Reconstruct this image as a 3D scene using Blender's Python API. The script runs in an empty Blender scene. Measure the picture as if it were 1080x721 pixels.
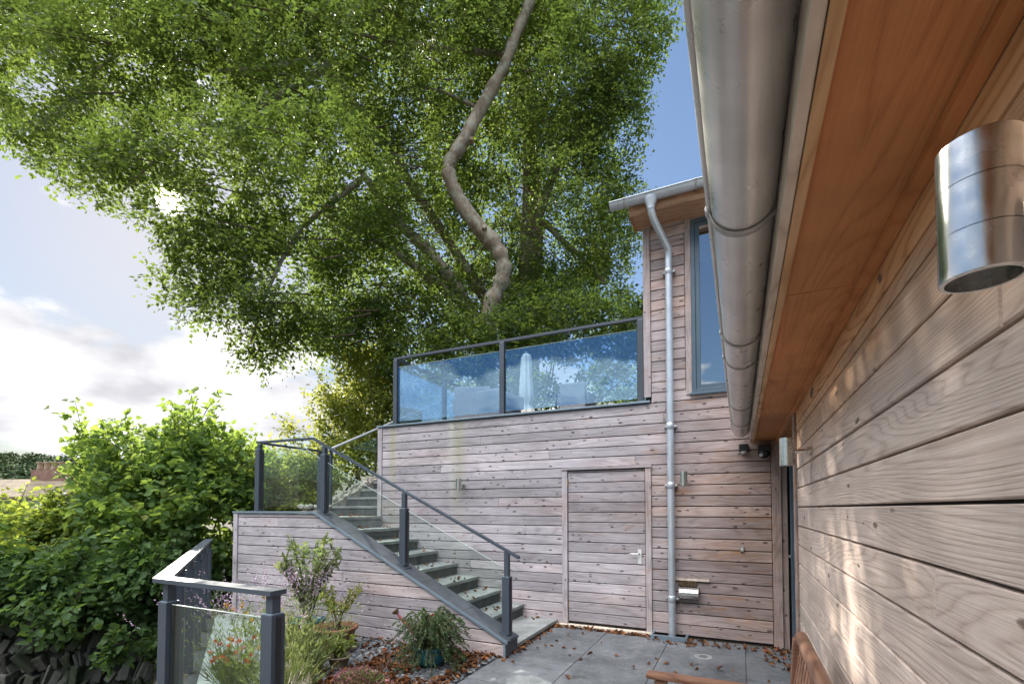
import bpy, bmesh, math, random
import numpy as np
from mathutils import Vector, Matrix
R = math.radians
rng = np.random.default_rng(7)
random.seed(7)
scene = bpy.context.scene
COL = scene.collection

# ------------------------------------------------------------------ camera
cam_d = bpy.data.cameras.new('camera')
cam = bpy.data.objects.new('camera', cam_d); COL.objects.link(cam)
cam.location = (0, 0, 1.55)
cam.rotation_euler = (R(90 + 1.8466), 0, R(25.3895))
cam_d.sensor_width = 36
cam_d.lens = 506.85 / 1080 * 36
cam_d.shift_y = (519.76 - 360.5) / 1080
cam_d.clip_start = 0.05; cam_d.clip_end = 6000
scene.camera = cam
scene.view_settings.view_transform = 'Standard'
scene.view_settings.look = 'None'
scene.view_settings.exposure = 1.62
scene.view_settings.gamma = 1.0
scene.render.engine = 'CYCLES'
cy = scene.cycles
cy.use_denoising = True
cy.max_bounces = 8; cy.transparent_max_bounces = 24
cy.diffuse_bounces = 4; cy.glossy_bounces = 4; cy.transmission_bounces = 6
cy.caustics_reflective = False; cy.caustics_refractive = False
cy.sample_clamp_indirect = 6

# ------------------------------------------------------------------ sky and sun
SUN = Vector((-0.777, 0.422, 0.466)).normalized()
world = bpy.data.worlds.new('World'); scene.world = world
world.use_nodes = True
wn = world.node_tree; wn.nodes.clear()
def W(t, **k):
    n = wn.nodes.new(t)
    for a, b in k.items(): setattr(n, a, b)
    return n
def wl(a, b): wn.links.new(a, b)
sky = W('ShaderNodeTexSky', sky_type='NISHITA', sun_disc=False)
sky.sun_elevation = R(27.8); sky.sun_rotation = R(-61.5)
sky.altitude = 100; sky.air_density = 1.0; sky.dust_density = 0.4; sky.ozone_density = 1.6
tc = W('ShaderNodeTexCoord')
sep = W('ShaderNodeSeparateXYZ'); wl(tc.outputs['Generated'], sep.inputs[0])
mp = W('ShaderNodeMapping'); mp.inputs['Scale'].default_value = (2.3, 2.3, 5.0); mp.inputs['Location'].default_value = (3.7, 3.2, 0.3)
wl(tc.outputs['Generated'], mp.inputs[0])
n1 = W('ShaderNodeTexNoise'); n1.inputs['Scale'].default_value = 1.5; n1.inputs['Detail'].default_value = 9; n1.inputs['Roughness'].default_value = 0.52
wl(mp.outputs[0], n1.inputs['Vector'])
# how much cloud at which height above the horizon
cov = W('ShaderNodeValToRGB'); cr = cov.color_ramp
cr.elements[0].position = 0.0; cr.elements[0].color = (0.34,)*3 + (1,)
cr.elements[1].position = 1.0; cr.elements[1].color = (0.36,)*3 + (1,)
for p, v in ((0.11, 0.38), (0.19, 0.58), (0.27, 0.55), (0.34, 0.36), (0.6, 0.40)):
    e = cr.elements.new(p); e.color = (v,)*3 + (1,)
wl(sep.outputs['Z'], cov.inputs[0])
add = W('ShaderNodeMath', operation='ADD'); wl(n1.outputs['Fac'], add.inputs[0]); wl(cov.outputs[0], add.inputs[1])
mr = W('ShaderNodeMapRange', interpolation_type='SMOOTHSTEP'); mr.inputs['From Min'].default_value = 1.035; mr.inputs['From Max'].default_value = 1.10
wl(add.outputs[0], mr.inputs['Value'])
n2 = W('ShaderNodeTexNoise'); n2.inputs['Scale'].default_value = 2.6; n2.inputs['Detail'].default_value = 6
mp2 = W('ShaderNodeMapping'); mp2.inputs['Scale'].default_value = (2.3, 2.3, 5.0); mp2.inputs['Location'].default_value = (3.1, 0.4, 0.55)
wl(tc.outputs['Generated'], mp2.inputs[0]); wl(mp2.outputs[0], n2.inputs['Vector'])
cc = W('ShaderNodeValToRGB')
cc.color_ramp.elements[0].position = 0.36; cc.color_ramp.elements[0].color = (4.6, 4.6, 4.6, 1)
cc.color_ramp.elements[1].position = 0.66; cc.color_ramp.elements[1].color = (2.45, 2.45, 2.6, 1)
wl(n2.outputs['Fac'], cc.inputs[0])
mx = W('ShaderNodeMix', data_type='RGBA'); wl(mr.outputs[0], mx.inputs['Factor'])
# hazy bright sky: roll the strongest part of the sun's glow off
def vm(op, a, b):
    n = W('ShaderNodeVectorMath', operation=op)
    for i, v in enumerate((a, b)):
        if isinstance(v, tuple): n.inputs[i].default_value = v
        else: wl(v, n.inputs[i])
    return n.outputs[0]
K = 3.6
lum = W('ShaderNodeRGBToBW'); wl(sky.outputs[0], lum.inputs[0])
dv = W('ShaderNodeMath', operation='MULTIPLY_ADD'); wl(lum.outputs[0], dv.inputs[0]); dv.inputs[1].default_value = 1 / K; dv.inputs[2].default_value = 1.0
iv = W('ShaderNodeMath', operation='DIVIDE'); iv.inputs[0].default_value = 1.0; wl(dv.outputs[0], iv.inputs[1])
soft = vm('SCALE', sky.outputs[0], (0, 0, 0)); wl(iv.outputs[0], soft.node.inputs['Scale'])
# unseen high clouds behind the camera, added extra bright to light the shaded walls
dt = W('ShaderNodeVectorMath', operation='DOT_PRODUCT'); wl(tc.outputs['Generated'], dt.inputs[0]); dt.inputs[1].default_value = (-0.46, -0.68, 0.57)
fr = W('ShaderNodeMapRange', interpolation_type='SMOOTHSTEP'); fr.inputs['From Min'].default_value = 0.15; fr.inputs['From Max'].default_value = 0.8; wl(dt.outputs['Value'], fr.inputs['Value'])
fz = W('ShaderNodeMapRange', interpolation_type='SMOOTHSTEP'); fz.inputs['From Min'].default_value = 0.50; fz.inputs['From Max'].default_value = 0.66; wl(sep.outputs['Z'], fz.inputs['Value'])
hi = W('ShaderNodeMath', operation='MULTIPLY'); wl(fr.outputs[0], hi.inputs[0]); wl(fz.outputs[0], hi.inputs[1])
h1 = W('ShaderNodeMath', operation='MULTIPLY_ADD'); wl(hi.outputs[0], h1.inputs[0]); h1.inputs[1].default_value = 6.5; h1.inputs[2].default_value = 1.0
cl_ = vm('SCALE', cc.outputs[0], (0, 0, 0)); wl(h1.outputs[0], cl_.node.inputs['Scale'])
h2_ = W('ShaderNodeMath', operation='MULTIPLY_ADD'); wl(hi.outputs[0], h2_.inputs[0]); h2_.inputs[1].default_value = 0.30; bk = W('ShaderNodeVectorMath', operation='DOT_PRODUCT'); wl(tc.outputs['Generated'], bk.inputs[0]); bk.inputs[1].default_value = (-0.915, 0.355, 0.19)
bm_ = W('ShaderNodeMapRange', interpolation_type='SMOOTHSTEP'); bm_.inputs['From Min'].default_value = 0.88; bm_.inputs['From Max'].default_value = 0.97; bm_.inputs['To Max'].default_value = 0.12; wl(bk.outputs['Value'], bm_.inputs['Value'])
bk2 = W('ShaderNodeVectorMath', operation='DOT_PRODUCT'); wl(tc.outputs['Generated'], bk2.inputs[0]); bk2.inputs[1].default_value = (-0.27, -0.93, 0.24)
bm2 = W('ShaderNodeMapRange', interpolation_type='SMOOTHSTEP'); bm2.inputs['From Min'].default_value = 0.965; bm2.inputs['From Max'].default_value = 0.998; bm2.inputs['To Max'].default_value = 0.17; wl(bk2.outputs['Value'], bm2.inputs['Value'])
ad4 = W('ShaderNodeMath', operation='ADD'); wl(add.outputs[0], ad4.inputs[0]); wl(bm2.outputs[0], ad4.inputs[1])
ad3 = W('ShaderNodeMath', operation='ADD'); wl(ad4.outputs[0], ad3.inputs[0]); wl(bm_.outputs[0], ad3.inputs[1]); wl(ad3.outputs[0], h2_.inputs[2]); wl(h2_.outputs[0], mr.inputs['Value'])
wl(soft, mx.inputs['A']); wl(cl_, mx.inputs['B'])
bg = W('ShaderNodeBackground'); bg.inputs['Strength'].default_value = 0.1
sp_n = W('ShaderNodeVectorMath', operation='DOT_PRODUCT'); wl(tc.outputs['Generated'], sp_n.inputs[0]); sp_n.inputs[1].default_value = tuple(SUN)
sp_m = W('ShaderNodeMapRange', interpolation_type='SMOOTHSTEP'); sp_m.inputs['From Min'].default_value = math.cos(R(1.3)); sp_m.inputs['From Max'].default_value = math.cos(R(0.3)); sp_m.inputs['To Max'].default_value = 25.0; wl(sp_n.outputs['Value'], sp_m.inputs['Value'])
sp_c = vm('SCALE', (1.0, 0.97, 0.9), (0, 0, 0)); wl(sp_m.outputs[0], sp_c.node.inputs['Scale'])
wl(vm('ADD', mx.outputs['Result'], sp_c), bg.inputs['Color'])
wo = W('ShaderNodeOutputWorld'); wl(bg.outputs[0], wo.inputs[0])

sd = bpy.data.lights.new('sun', 'SUN'); sd.energy = 3.2; sd.angle = R(0.5); sd.color = (1.0, 0.93, 0.82)
so = bpy.data.objects.new('sun', sd); COL.objects.link(so)
so.rotation_euler = SUN.to_track_quat('Z', 'Y').to_euler()
so.location = SUN * 60

# ------------------------------------------------------------------ node helpers
def mat(name):
    m = bpy.data.materials.new(name); m.use_nodes = True
    nt = m.node_tree; nt.nodes.clear()
    out = nt.nodes.new('ShaderNodeOutputMaterial')
    return m, nt, out
class N:
    """small wrapper that wires nodes of one material"""
    def __init__(s, nt): s.nt = nt
    def __call__(s, t, ins=None, **k):
        n = s.nt.nodes.new(t)
        for a, b in k.items(): setattr(n, a, b)
        for a, b in (ins or {}).items():
            if hasattr(b, 'is_output') or isinstance(b, bpy.types.NodeSocket): s.nt.links.new(b, n.inputs[a])
            else: n.inputs[a].default_value = b
        return n
    def math(s, op, a, b=0.0, c=None):
        n = s('ShaderNodeMath', {0: a, 1: b} if c is None else {0: a, 1: b, 2: c}, operation=op); return n.outputs[0]
    def ramp(s, fac, stops):
        n = s('ShaderNodeValToRGB', {0: fac}); r = n.color_ramp
        while len(r.elements) < len(stops): r.elements.new(0.5)
        for e, (p, c) in zip(r.elements, stops):
            e.position = p; e.color = (c if hasattr(c, '__len__') else (c, c, c))[:3] + (1,) if hasattr(c, '__len__') else (c, c, c, 1)
        return n.outputs[0]
    def mix(s, f, a, b, blend='MIX'):
        n = s('ShaderNodeMix', {'Factor': f}, data_type='RGBA', blend_type=blend)
        for k, v in (('A', a), ('B', b)):
            if isinstance(v, bpy.types.NodeSocket): s.nt.links.new(v, n.inputs[k])
            else: n.inputs[k].default_value = tuple(v)[:3] + (1,)
        return n.outputs['Result']
    def noise(s, vec, scale, detail=4, rough=0.5, dist=0.0):
        return s('ShaderNodeTexNoise', {'Vector': vec, 'Scale': scale, 'Detail': detail, 'Roughness': rough, 'Distortion': dist}).outputs['Fac']
    def mapping(s, vec, scale=(1, 1, 1), loc=(0, 0, 0)):
        return s('ShaderNodeMapping', {'Vector': vec, 'Scale': scale, 'Location': loc}).outputs[0]
    def attr(s, name): return s('ShaderNodeAttribute', attribute_name=name).outputs['Fac']
    def coord(s): return s('ShaderNodeTexCoord').outputs['Object']

def simple(name, col, rough=0.5, metal=0.0, var=0.12, scale=6.0, bump=0.0, bscale=40, spec=0.5):
    m, nt, out = mat(name); n = N(nt); co = n.coord()
    f = n.noise(co, scale, 5, 0.6)
    lo = tuple(c * (1 - var) for c in col); hi = tuple(min(1, c * (1 + var)) for c in col)
    c = n.ramp(f, [(0.3, lo), (0.7, hi)])
    r = n.ramp(n.noise(co, scale * 2.3, 4), [(0.3, max(0, rough - 0.07)), (0.7, min(1, rough + 0.07))])
    b = n('ShaderNodeBsdfPrincipled', {'Base Color': c, 'Roughness': r, 'Metallic': metal, 'Specular IOR Level': spec})
    if bump:
        bp = n('ShaderNodeBump', {'Height': n.noise(co, bscale, 5, 0.6), 'Strength': bump, 'Distance': 0.01}); nt.links.new(bp.outputs[0], b.inputs['Normal'])
    nt.links.new(b.outputs[0], out.inputs[0]); return m

def wood(name, axis, stops, knot=(0.085, 0.065, 0.065), warmz=None, warm=None, warmx=None, contrast=1.0, freq=9.0, boardvar=0.3, knots=True, bump=0.25, stains=(), rough=0.72, rings=0.42, ul=0.62, fibs=75.0, ks=(3.4, 9.0), kr=0.55, kt=0.45, kd=0.35):
    """sawn softwood; grain runs along axis 'x','y' or 'z'; attribute bid tells one board from the next"""
    m, nt, out = mat(name); n = N(nt); co = n.coord()
    sp = n('ShaderNodeSeparateXYZ', {0: co})
    bid = n.attr('bid')
    a = {'x': 'X', 'y': 'Y', 'z': 'Z'}[axis]
    others = [k for k in 'XYZ' if k != a]
    u = sp.outputs[a]; v = n.math('ADD', sp.outputs[others[1]], n.math('MULTIPLY', sp.outputs[others[0]], 0.9))
    uo = n.math('ADD', u, n.math('MULTIPLY', bid, 57.0))
    big = n('ShaderNodeCombineXYZ', {0: n.math('MULTIPLY', uo, ul), 1: n.math('MULTIPLY', v, 4.6), 2: n.math('MULTIPLY', bid, 31.0)}).outputs[0]
    fld = n.noise(big, 1.0, 1.5, 0.4)
    ph = n.math('FRACT', n.math('MULTIPLY', fld, freq * 2.2))
    ring = n.ramp(ph, [(0.0, 0.1), (0.25, 0.75), (0.7, 0.95), (0.88, 0.55), (1.0, 0.05)])
    fine = n('ShaderNodeCombineXYZ', {0: n.math('MULTIPLY', uo, 2.2), 1: n.math('MULTIPLY', v, fibs), 2: n.math('MULTIPLY', bid, 11.0)}).outputs[0]
    fib = n.noise(fine, 1.0, 4, 0.62)
    g = n.math('ADD', n.math('MULTIPLY', ring, rings), n.math('MULTIPLY', fib, 1 - rings))
    col = n.ramp(g, stops)
    bl0 = n.noise(n.mapping(co, (0.9, 0.9, 1.6)), 1.6, 4, 0.6)
    if warm is not None:
        big2 = n.noise(n.mapping(co, (0.5, 0.5, 1.3)), 1.1, 4, 0.6)
        wf = n.ramp(n.math('ADD', big2, n.math('MULTIPLY', n.math('SUBTRACT', bid, 0.5), 0.16)), [(0.50, 0.0), (0.75, 0.5)])
        if warmx is not None:
            gx = n('ShaderNodeMapRange', {'Value': sp.outputs['X'], 'From Min': warmx[0], 'From Max': warmx[1]}, interpolation_type='SMOOTHSTEP').outputs[0]
            wf = n.math('MINIMUM', n.math('ADD', wf, n.math('MULTIPLY', gx, 0.75)), 0.9)
            rustf = n.math('MULTIPLY', n.ramp(n.noise(n.mapping(co, (1.6, 1, 7.0), (3.3, 0, 1.7)), 1.5, 5, 0.65), [(0.56, 0.0), (0.70, 0.75)]), n('ShaderNodeMapRange', {'Value': sp.outputs['X'], 'From Min': -2.3, 'From Max': -0.2}).outputs[0])
        col = n.mix(wf, col, n.ramp(g, warm))
        if warmx is not None: col = n.mix(rustf, col, (0.40, 0.205, 0.105))
    if warmz is not None:
        gz_ = n('ShaderNodeMapRange', {'Value': n.math('ADD', sp.outputs['Z'], n.math('MULTIPLY', n.math('SUBTRACT', bl0, 0.5), 0.5)), 'From Min': warmz[0], 'From Max': warmz[1]}, interpolation_type='SMOOTHSTEP').outputs[0]
        col = n.mix(n.math('MULTIPLY', gz_, 0.92), col, n.ramp(g, warmz[2]))
    # board to board value
    bv = n.math('ADD', n.math('MULTIPLY', bid, boardvar * 2), 1 - boardvar)
    bl = n.noise(n.mapping(co, (1.1, 1.1, 2.2)), 2.0, 5, 0.6)
    bv = n.math('MULTIPLY', bv, n.math('ADD', n.math('MULTIPLY', bl, 1.0), 0.5))
    bvc = n('ShaderNodeCombineColor', {0: bv, 1: bv, 2: bv}).outputs[0]
    col = n.mix(1.0, col, bvc, 'MULTIPLY')
    h = g
    if knots:
        kv = n('ShaderNodeCombineXYZ', {0: n.math('MULTIPLY', uo, ks[0]), 1: n.math('MULTIPLY', v, ks[1]), 2: n.math('MULTIPLY', bid, 17.0)}).outputs[0]
        kw = n('ShaderNodeTexNoise', {'Vector': n.mapping(co, (1, 1, 1)), 'Scale': 26.0, 'Detail': 2}).outputs['Color']
        kv = n('ShaderNodeVectorMath', {0: kv, 1: n('ShaderNodeVectorMath', {0: kw, 'Scale': kd}, operation='SCALE').outputs[0]}, operation='ADD').outputs[0]
        vo = n('ShaderNodeTexVoronoi', {'Vector': kv, 'Scale': 1.0, 'Randomness': 1.0}, feature='F1')
        sel = n('ShaderNodeSeparateColor', {0: vo.outputs['Color']}).outputs[0]
        rad = n.math('MULTIPLY', n.math('MAXIMUM', n.math('SUBTRACT', sel, kt), 0.0), kr)
        dk = n.math('SUBTRACT', n.math('ADD', vo.outputs['Distance'], n.math('MULTIPLY', fib, 0.08)), rad)
        km = n.ramp(dk, [(0.0, 1.0), (0.05, 0.9), (0.10, 0.0)])
        col = n.mix(n.math('MULTIPLY', km, 0.88), col, knot)
        h = n.math('SUBTRACT', g, n.math('MULTIPLY', km, 0.3))
    for (sx, w, zt, zb, sc, amt) in stains:      # run-off streaks under the terrace posts
        dx = n.math('ABSOLUTE', n.math('SUBTRACT', sp.outputs['X'], sx))
        k = n('ShaderNodeMapRange', {'Value': dx, 'From Min': w, 'From Max': 0.0}).outputs[0]
        kz = n('ShaderNodeMapRange', {'Value': sp.outputs['Z'], 'From Min': zb, 'From Max': zt}).outputs[0]
        s = n.math('MULTIPLY', n.math('MULTIPLY', k, kz), n.math('MULTIPLY', n.noise(n.mapping(co, (9, 1, 2.2)), 1.5, 4, 0.7), amt * 2))
        col = n.mix(n.math('MINIMUM', s, 0.75), col, sc)
    b = n('ShaderNodeBsdfPrincipled', {'Base Color': col, 'Roughness': rough, 'Specular IOR Level': 0.3})
    bp = n('ShaderNodeBump', {'Height': h, 'Strength': bump, 'Distance': 0.004}); nt.links.new(bp.outputs[0], b.inputs['Normal'])
    nt.links.new(b.outputs[0], out.inputs[0]); return m

def leafmat(name, dark, light, trans, tf=0.45, rough=0.5, spec=0.35):
    m, nt, out = mat(name); n = N(nt)
    t = n.attr('tint')
    c = n.ramp(t, [(0.0, dark), (0.72, light), (0.92, tuple(min(1, x * 1.5) for x in light)), (1.0, (light[0] * 2.1, light[1] * 1.25, light[2]))])
    tr = n.ramp(t, [(0.0, tuple(x * 0.6 for x in trans)), (1.0, trans)])
    p = n('ShaderNodeBsdfPrincipled', {'Base Color': c, 'Roughness': rough, 'Specular IOR Level': spec})
    q = n('ShaderNodeBsdfTranslucent', {'Color': tr})
    mx = n('ShaderNodeMixShader', {0: tf, 1: p.outputs[0], 2: q.outputs[0]})
    nt.links.new(mx.outputs[0], out.inputs[0]); return m

def glassmat(name, tint, refl, base, rcol=(1, 1, 1)):
    """sheet glass: see-through with tint, mirror part = base + fresnel*refl"""
    m, nt, out = mat(name); n = N(nt)
    tr = n('ShaderNodeBsdfTransparent', {'Color': tuple(tint) + (1,)})
    gl = n('ShaderNodeBsdfGlossy', {'Color': tuple(rcol) + (1,), 'Roughness': 0.0})
    fr = n('ShaderNodeFresnel', {'IOR': 1.5}).outputs[0]
    wob = n.noise(n.coord(), 1.3, 2)
    bp = n('ShaderNodeBump', {'Height': wob, 'Strength': 0.02, 'Distance': 0.02}); nt.links.new(bp.outputs[0], gl.inputs['Normal'])
    f = n.math('MINIMUM', n.math('ADD', n.math('MULTIPLY', fr, refl), base), 1.0)
    f = n.math('MULTIPLY', f, n.math('SUBTRACT', 1.0, n('ShaderNodeNewGeometry').outputs['Backfacing']))
    mx = n('ShaderNodeMixShader', {0: f, 1: tr.outputs[0], 2: gl.outputs[0]})
    nt.links.new(mx.outputs[0], out.inputs[0]); return m

# ------------------------------------------------------------------ mesh helpers
class MB:
    def __init__(s): s.v = []; s.f = []; s.b = []; s.s = []
    def quad(s, pts, bid=0.5, smooth=False):
        i = len(s.v); s.v += [tuple(p) for p in pts]; s.f.append(tuple(range(i, i + len(pts)))); s.b.append(bid); s.s.append(smooth)
    def raw(s, vs, fs, bid=0.5, smooth=False):
        i = len(s.v); s.v += [tuple(p) for p in vs]
        for f in fs: s.f.append(tuple(i + k for k in f)); s.b.append(bid); s.s.append(smooth)
    def box(s, lo, hi, c=0.0, bid=None, M=None):
        if bid is None: bid = random.random()
        lo = Vector(lo); hi = Vector(hi)
        if c <= 0:
            vs = [Vector((x, y, z)) for x in (lo.x, hi.x) for y in (lo.y, hi.y) for z in (lo.z, hi.z)]
            fs = [(0, 1, 3, 2), (4, 6, 7, 5), (0, 4, 5, 1), (2, 3, 7, 6), (0, 2, 6, 4), (1, 5, 7, 3)]
        else:
            bm = bmesh.new(); bmesh.ops.create_cube(bm, size=1)
            for v in bm.verts: v.co = Vector(((lo[k] + hi[k]) / 2 + v.co[k] * (hi[k] - lo[k]) for k in range(3)))
            bmesh.ops.bevel(bm, geom=bm.edges[:], offset=c, segments=2, affect='EDGES', profile=0.6)
            bm.verts.index_update()
            vs = [v.co.copy() for v in bm.verts]; fs = [tuple(v.index for v in f.verts) for f in bm.faces]; bm.free()
        if M is not None: vs = [M @ v for v in vs]
        s.raw(vs, fs, bid); return s
    def prism(s, poly, axis, a, b, bid=None):
        """poly in the two other axes (in xyz order), extruded from a to b along axis"""
        if bid is None: bid = random.random()
        def P(p, t): q = list(p); q.insert(axis, t); return tuple(q)
        n = len(poly)
        vs = [P(p, a) for p in poly] + [P(p, b) for p in poly]
        fs = [tuple(range(n - 1, -1, -1)), tuple(range(n, 2 * n))] + [(i, (i + 1) % n, n + (i + 1) % n, n + i) for i in range(n)]
        s.raw(vs, fs, bid); return s
    def tube(s, pts, rad, n=12, cap=True, bid=None, square=False):
        if bid is None: bid = random.random()
        pts = [Vector(p) for p in pts]
        if not hasattr(rad, '__len__'): rad = [rad] * len(pts)
        d0 = (pts[1] - pts[0]).normalized()
        up = Vector((0, 0, 1)) if abs(d0.z) < 0.9 else Vector((1, 0, 0))
        nx = d0.cross(up).normalized(); rings = []
        for i, p in enumerate(pts):
            d = (pts[min(i + 1, len(pts) - 1)] - pts[max(i - 1, 0)]).normalized()
            nx = (nx - d * nx.dot(d)).normalized(); ny = d.cross(nx)
            rings.append([p + (nx * math.cos(2 * math.pi * k / n) + ny * math.sin(2 * math.pi * k / n)) * rad[i] for k in range(n)])
        i0 = len(s.v)
        vs = [q for r in rings for q in r]
        fs = [(i * n + k, i * n + (k + 1) % n, (i + 1) * n + (k + 1) % n, (i + 1) * n + k) for i in range(len(pts) - 1) for k in range(n)]
        s.raw(vs, fs, bid, True)
        if cap:
            s.raw(rings[0], [tuple(range(n - 1, -1, -1))], bid); s.raw(rings[-1], [tuple(range(n))], bid)
        return s
    def lathe(s, prof, c=(0, 0, 0), n=32, bid=0.5, fn=None):
        c = Vector(c); vs = []
        for r, z in prof:
            for k in range(n):
                a = 2 * math.pi * k / n; rr = r * (fn(a, z) if fn else 1)
                vs.append(c + Vector((rr * math.cos(a), rr * math.sin(a), z)))
        fs = [(i * n + k, i * n + (k + 1) % n, (i + 1) * n + (k + 1) % n, (i + 1) * n + k) for i in range(len(prof) - 1) for k in range(n)]
        s.raw(vs, fs, bid, True); return s
    def xf(s, M):
        s.v = [tuple(M @ Vector(p)) for p in s.v]; return s
    def build(s, name, m, parent=None):
        me = bpy.data.meshes.new(name); me.from_pydata(s.v, [], s.f)
        a = me.attributes.new('bid', 'FLOAT', 'FACE'); a.data.foreach_set('value', np.array(s.b, dtype=np.float32))
        me.polygons.foreach_set('use_smooth', np.array(s.s, dtype=bool))
        me.materials.append(m); me.validate(); me.update()
        o = bpy.data.objects.new(name, me); COL.objects.link(o)
        if parent is not None: o.parent = parent
        return o
def tag(o, label=None, cat=None, group=None, kind=None):
    if label: o['label'] = label
    if cat: o['category'] = cat
    if group: o['group'] = group
    if kind: o['kind'] = kind
    return o
def thing(name, label, cat, group=None, loc=(0, 0, 0), rz=0):
    o = bpy.data.objects.new(name, None); COL.objects.link(o); o.location = loc; o.rotation_euler = (0, 0, rz)
    o.empty_display_size = 0.2
    return tag(o, label, cat, group)
def kids(o): return [c for c in bpy.data.objects if c.parent == o]
def dup(o, parent=None):
    c = o.copy(); COL.objects.link(c)
    if parent is not None: c.parent = parent
    for ch in kids(o): dup(ch, c)
    return c

def leaves(name, m, C, A, Nn, L, Wd, tint, parent=None, fold=0.25, curl=0.0, quad=False):
    """many leaf blades as one mesh: base C, axis A, normal Nn (arrays)"""
    C = np.asarray(C, float); A = np.asarray(A, float); Nn = np.asarray(Nn, float)
    A /= np.linalg.norm(A, axis=1)[:, None] + 1e-9
    S = np.cross(A, Nn); S /= np.linalg.norm(S, axis=1)[:, None] + 1e-9
    Nn = np.cross(S, A)
    L = np.broadcast_to(L, (len(C),))[:, None]; Wd = np.broadcast_to(Wd, (len(C),))[:, None]
    n = len(C)
    if quad:
        V = np.stack([C, C + A * L * .45 + S * Wd * .5 + Nn * Wd * fold, C + A * L - Nn * L * curl, C + A * L * .45 - S * Wd * .5 + Nn * Wd * fold], 1)
        k = 4; faces = np.array([[0, 1, 2, 3]])
    else:
        V = np.stack([C, C + A * L * .3 + S * Wd * .5 + Nn * Wd * fold, C + A * L * .68 + S * Wd * .38 + Nn * Wd * fold * .8 - Nn * L * curl * .4, C + A * L - Nn * L * curl,
                      C + A * L * .68 - S * Wd * .38 + Nn * Wd * fold * .8 - Nn * L * curl * .4, C + A * L * .3 - S * Wd * .5 + Nn * Wd * fold], 1)
        k = 6; faces = np.array([[0, 1, 2, 3], [0, 3, 4, 5]])
    V = V.reshape(-1, 3)
    F = (faces[None] + (np.arange(n) * k)[:, None, None]).reshape(-1)
    nf = n * len(faces)
    me = bpy.data.meshes.new(name)
    me.vertices.add(len(V)); me.vertices.foreach_set('co', V.astype(np.float32).ravel())
    me.loops.add(len(F)); me.loops.foreach_set('vertex_index', F.astype(np.int32))
    me.polygons.add(nf); me.polygons.foreach_set('loop_start', (np.arange(nf) * 4).astype(np.int32))
    me.update(calc_edges=True)
    a = me.attributes.new('tint', 'FLOAT', 'FACE'); a.data.foreach_set('value', np.repeat(np.clip(np.broadcast_to(tint, (n,)), 0, 1), len(faces)).astype(np.float32))
    me.materials.append(m)
    o = bpy.data.objects.new(name, me); COL.objects.link(o)
    if parent is not None: o.parent = parent
    return o
def unit(v): return v / (np.linalg.norm(v, axis=-1, keepdims=True) + 1e-9)
_lat = rng.random((64, 64, 64))
def vnoise(P, s):
    P = np.asarray(P) * s + 1000.0; i = np.floor(P).astype(int); f = P - i; f = f * f * (3 - 2 * f); i %= 64; j = (i + 1) % 64
    def g(a, b, c): return _lat[a[:, 0], b[:, 1], c[:, 2]]
    x, y, z = f.T
    return ((g(i, i, i) * (1 - x) + g(j, i, i) * x) * (1 - y) + (g(i, j, i) * (1 - x) + g(j, j, i) * x) * y) * (1 - z) + \
           ((g(i, i, j) * (1 - x) + g(j, i, j) * x) * (1 - y) + (g(i, j, j) * (1 - x) + g(j, j, j) * x) * y) * z

# ------------------------------------------------------------------ materials
grey_stops = [(0.2, (0.215, 0.19, 0.195)), (0.5, (0.385, 0.35, 0.365)), (0.8, (0.53, 0.49, 0.51))]
warm_stops = [(0.2, (0.22, 0.125, 0.09)), (0.5, (0.37, 0.245, 0.19)), (0.8, (0.50, 0.37, 0.30))]
M_wall = wood('weathered_larch', 'x', grey_stops, warm=warm_stops, warmx=(-1.7, 0.5), freq=7, boardvar=0.24, rings=0.20, ks=(9.5, 22.0), kr=0.46, kt=0.46,
              stains=[(-5.05, 0.10, 3.0, 1.2, (0.36, 0.33, 0.16), 0.8), (-3.93, 0.10, 3.0, 1.2, (0.5, 0.5, 0.44), 0.8), (-3.80, 0.16, 2.7, 0.5, (0.33, 0.33, 0.17), 0.55)])
M_wallv = wood('weathered_larch_upright', 'z', grey_stops, warm=warm_stops, warmx=(-1.7, 0.5), freq=6, boardvar=0.12, rings=0.2, ks=(11.0, 17.0), kr=0.36, kt=0.5)
M_right = wood('pale_larch_close', 'y', [(0.2, (0.29, 0.215, 0.18)), (0.5, (0.52, 0.415, 0.355)), (0.78, (0.66, 0.56, 0.50))],
               warm=[(0.2, (0.29, 0.18, 0.12)), (0.5, (0.48, 0.34, 0.245)), (0.78, (0.59, 0.46, 0.36))], fibs=170.0, warmz=(1.78, 2.22, [(0.2, (0.34, 0.155, 0.06)), (0.5, (0.60, 0.32, 0.15)), (0.8, (0.70, 0.44, 0.25))]), freq=19, boardvar=0.1, bump=0.6, knot=(0.12, 0.07, 0.05), rough=0.6, ks=(4.6, 14.0), kr=0.30, kt=0.5, rings=0.27, ul=0.33, kd=0.12)
M_right_warm = wood('fresh_larch_board', 'y', [(0.2, (0.36, 0.16, 0.06)), (0.5, (0.62, 0.32, 0.145)), (0.8, (0.72, 0.44, 0.24))], freq=9, boardvar=0.1, bump=0.4, rough=0.6)
M_soffit = wood('orange_ply', 'y', [(0.15, (0.34, 0.125, 0.042)), (0.5, (0.54, 0.225, 0.078)), (0.85, (0.63, 0.29, 0.115))], freq=12, boardvar=0.08, knots=False, bump=0.3, ul=0.4, rings=0.3, fibs=150.0, rough=0.55)
M_soffit_x = wood('orange_ply_crosswise', 'x', [(0.2, (0.26, 0.13, 0.075)), (0.5, (0.44, 0.25, 0.15)), (0.8, (0.54, 0.33, 0.21))], freq=7, boardvar=0.1, knots=False, bump=0.2)
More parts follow.
